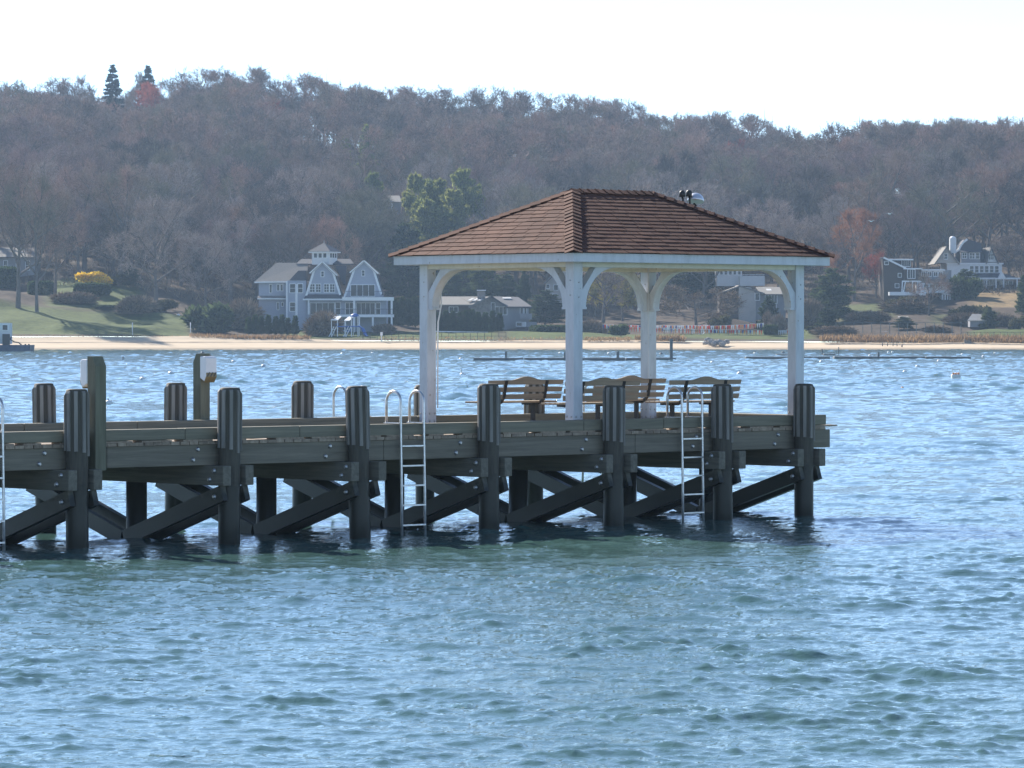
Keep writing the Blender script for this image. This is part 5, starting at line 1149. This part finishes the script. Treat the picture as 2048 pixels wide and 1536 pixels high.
# ------------------------------------------------------------------ things afloat
HM['buoy'] = simple('white buoy plastic', (.78, .78, .76), .4, .05); HM['buoyblue'] = simple('blue buoy band', (.03, .07, .25), .4); HM['orange'] = simple('orange float', (.65, .22, .04), .5); HM['float'] = simple('grey float timber', (.16, .165, .17), .8, .25, 3, stretch=(1, 5, 5)); HM['hull'] = simple('dark blue barge steel', (.045, .07, .12), .5, .3, 2); HM['darkbuoy'] = simple('dark buoy', (.05, .06, .09), .5)
def buoy(px, py, wpx, label, mat='buoy', group=None, spar=False):
    d = wdist(py); r = wpx / 2 * d / FPX
    o = thing('mooring_buoy', label, 'buoy', at(px, d, -.1 * r), random.uniform(0, 6), group); o.rotation_euler = (R(random.uniform(-14, 14)), R(random.uniform(-14, 14)), 0)
    MB().lathe([(.5 * r, -.5 * r), (.92 * r, -.2 * r), (r, .12 * r)], 12).build('band', HM['buoyblue' if mat == 'buoy' else mat], o)
    MB().lathe([(.99 * r, .1 * r), (.94 * r, .45 * r), (.66 * r, .8 * r), (.3 * r, .96 * r), (.12 * r, 1.0 * r)], 12).build('dome', HM[mat], o)
    MB().tube([(0, 0, r * .95), (0, 0, r * (1.3 if not spar else 2.2))], r * (.12 if not spar else .22), 6).build('ring_post', HM['darkbuoy' if not spar else mat], o)
    return o
buoy(925, 751, 13, 'white mooring buoy with a short dark topped spar left of the benches', spar=True); buoy(935, 777, 13, 'white mooring buoy just above the curb left of the benches'); buoy(1480, 749, 14, 'largest white mooring buoy, right of the bench backs')
buoy(217, 809, 20, 'conical white buoy half hidden by the near lamp post'); buoy(342, 748, 13, 'white and blue buoy left of the far lamp box'); buoy(285, 760, 14, 'white buoy low in the water between the two lamp posts')
buoy(1805, 777, 8, 'small orange float alone in open water at the right', 'orange')
for px, py, wp in ((467, 724, 9), (527, 733, 10), (685, 709, 9), (922, 719, 9), (1218, 708, 8), (1510, 708, 8), (1643, 725, 10), (1777, 706, 7), (1785, 705, 6), (1740, 712, 7), (1810, 745, 10), (1835, 734, 9), (1878, 723, 9), (1925, 710, 8), (1967, 714, 8), (1990, 707, 7), (745, 707, 7), (1425, 726, 9), (1300, 705, 6), (1120, 707, 7)):
    buoy(px, py, wp, 'small white mooring buoy scattered over the far water', group='white buoys scattered over the far water')
for px, py, wp in ((405, 707, 8), (420, 712, 6), (1322, 709, 8), (1566, 706, 7), (565, 707, 6)): buoy(px, py, wp, 'small dark mooring buoy near the far beach', 'darkbuoy', 'dark buoys near the far beach')
stake(246, wdist(721), 712, 'thin dark marker stick standing in the water between the lamp posts', .1, 'rail')
# white can float with orange goods
d = wdist(756); o = thing('work_float', 'little white float with orange gear and a pale bar above it on the right water', 'float', at(1912, d)); r = d / FPX
MB().box(-9 * r, 9 * r, -.3, .3, -.1, 7 * r, .03).build('hull', HM['buoy'], o)
for k in range(3): MB().lathe([(2 * r, 0), (2.6 * r, 2 * r), (1 * r, 4 * r)], 8, ((-5 + 5 * k) * r, 0, 7 * r)).build('gear', HM['orange'], o)
for x in (-7, 7): MB().box((x - .5) * r, (x + .5) * r, -.02, .02, 6 * r, 17 * r).build('post', HM['trim'], o)
MB().box(-9 * r, 9 * r, -.04, .04, 16 * r, 18 * r).build('bar', HM['buoy'], o)
def dock(p0, p1, py, th, label, posts=()):
    d = wdist(py); h = House('floating_dock', label, 'dock', (p0 + p1) / 2, py, d); h.o.location.z = 0
    n = max(1, int((p1 - p0) / 90)); 
    for i in range(n):
        a, b_ = p0 + (p1 - p0) * i / n, p0 + (p1 - p0) * (i + 1) / n; MB().box(h.X(a) + .04, h.X(b_) - .04, 0, 2.0, -.1, th * h.m + random.uniform(-.02, .02), .03).build('deck_section', HM['float'], h.o)
    for px, top, w_ in posts: MB().box(h.X(px) - w_ / 2, h.X(px) + w_ / 2, .4, .4 + w_, .1, h.Z(top)).build('piling', HM['float'], h.o)
dock(946, 1353, 721, 5.2, 'long low grey floating dock seen through the gazebo', ((1012, 703, .2), (1236, 703, .25), (1343, 678, .28), (1130, 704, .2)))
dock(1491, 1661, 718, 4.6, 'floating dock partly behind the right gazebo post'); dock(1668, 1943, 718, 4.8, 'long low floating dock right of the gazebo', ((1758, 704, .2),))
dock(1553, 1578, 711, 2.2, 'short float beyond the dock left of the right post'); dock(1647, 1672, 711, 3, 'short float beyond the gap between the right docks', ((1645, 698, .14), (1678, 694, .1)))
# work barge cut off by the left edge
h = House('work_barge', 'dark blue work barge with pale cabin moored at the left edge', 'barge', 20, 703, wdist(703)); h.o.location.z = 0
MB().prism([(h.X(-60), -.2), (h.X(59), -.2), (h.X(60.5), h.Z(690)), (h.X(-60), h.Z(690))], lambda p_, q_, d_: (p_, d_, q_), 0, 5).build('hull', HM['hull'], h.o)
h.box('cabin', -50, 17, 646, 688, 1.2, 4, 'palewood'); h.win(3, 13, 650, 660, 1.18); h.box('winch', 4, 18, 668, 690, .4, 1.15, 'rail')
MB().tube([(h.X(18), .6, h.Z(678)), (h.X(28), .6, h.Z(684)), (h.X(36), .6, h.Z(685)), (h.X(42), .6, h.Z(690))], .08, 6).build('hose', HM['rail'], h.o)
MB().bar((h.X(8), .8, h.Z(690)), (h.X(22), .8, h.Z(674)), .2, .2).build('boom', HM['hull'], h.o)
for px in (50, 57): h.box('bollard', px - 1.5, px + 1.5, 688, 690, .3, .6, 'rail')
# two gulls in flight
for px, py, d, lab in ((1779, 428, 420, 'white gull in flight over the wood, the higher of two'), (1742, 443, 430, 'smaller gull in flight left of the other, above the red tree')):
    o = thing('gull', lab, 'bird', at(px, d, zat(py, d)), .7); MB().lathe([(.01, -.2), (.05, -.12), (.06, 0), (.04, .12), (.015, .22)], 8).build('body', HM['trim'], o).rotation_euler = (0, R(90), 0)
    mb = MB(); mb.slab([(-.07, 0, .02), (.08, 0, .02), (.05, .3, .12), (-.03, .3, .12)], .012); mb.slab([(-.03, .3, .12), (.05, .3, .12), (-.06, .6, .05)], .01); mb.slab([(-.07, 0, .02), (-.03, -.3, .12), (.05, -.3, .12), (.08, 0, .02)], .012); mb.slab([(-.03, -.3, .12), (-.06, -.6, .05), (.05, -.3, .12)], .01); mb.build('wings', HM['trim'], o)

# ------------------------------------------------------------------ air
m = bpy.data.materials.new('haze'); m.use_nodes = True; nt = m.node_tree; nt.nodes.clear()
ou = nt.nodes.new('ShaderNodeOutputMaterial'); pv = nt.nodes.new('ShaderNodeVolumePrincipled'); pv.inputs['Density'].default_value = .00015; pv.inputs['Color'].default_value = (.52, .74, 1, 1); pv.inputs['Anisotropy'].default_value = .2
nt.links.new(pv.outputs[0], ou.inputs['Volume'])
o = MB().box(-2600, 2600, -12, 1500, -16, 92).build('haze', m); o['kind'] = 'stuff'; o['label'] = 'thin blue air haze over the bay and hill'; o['category'] = 'haze'
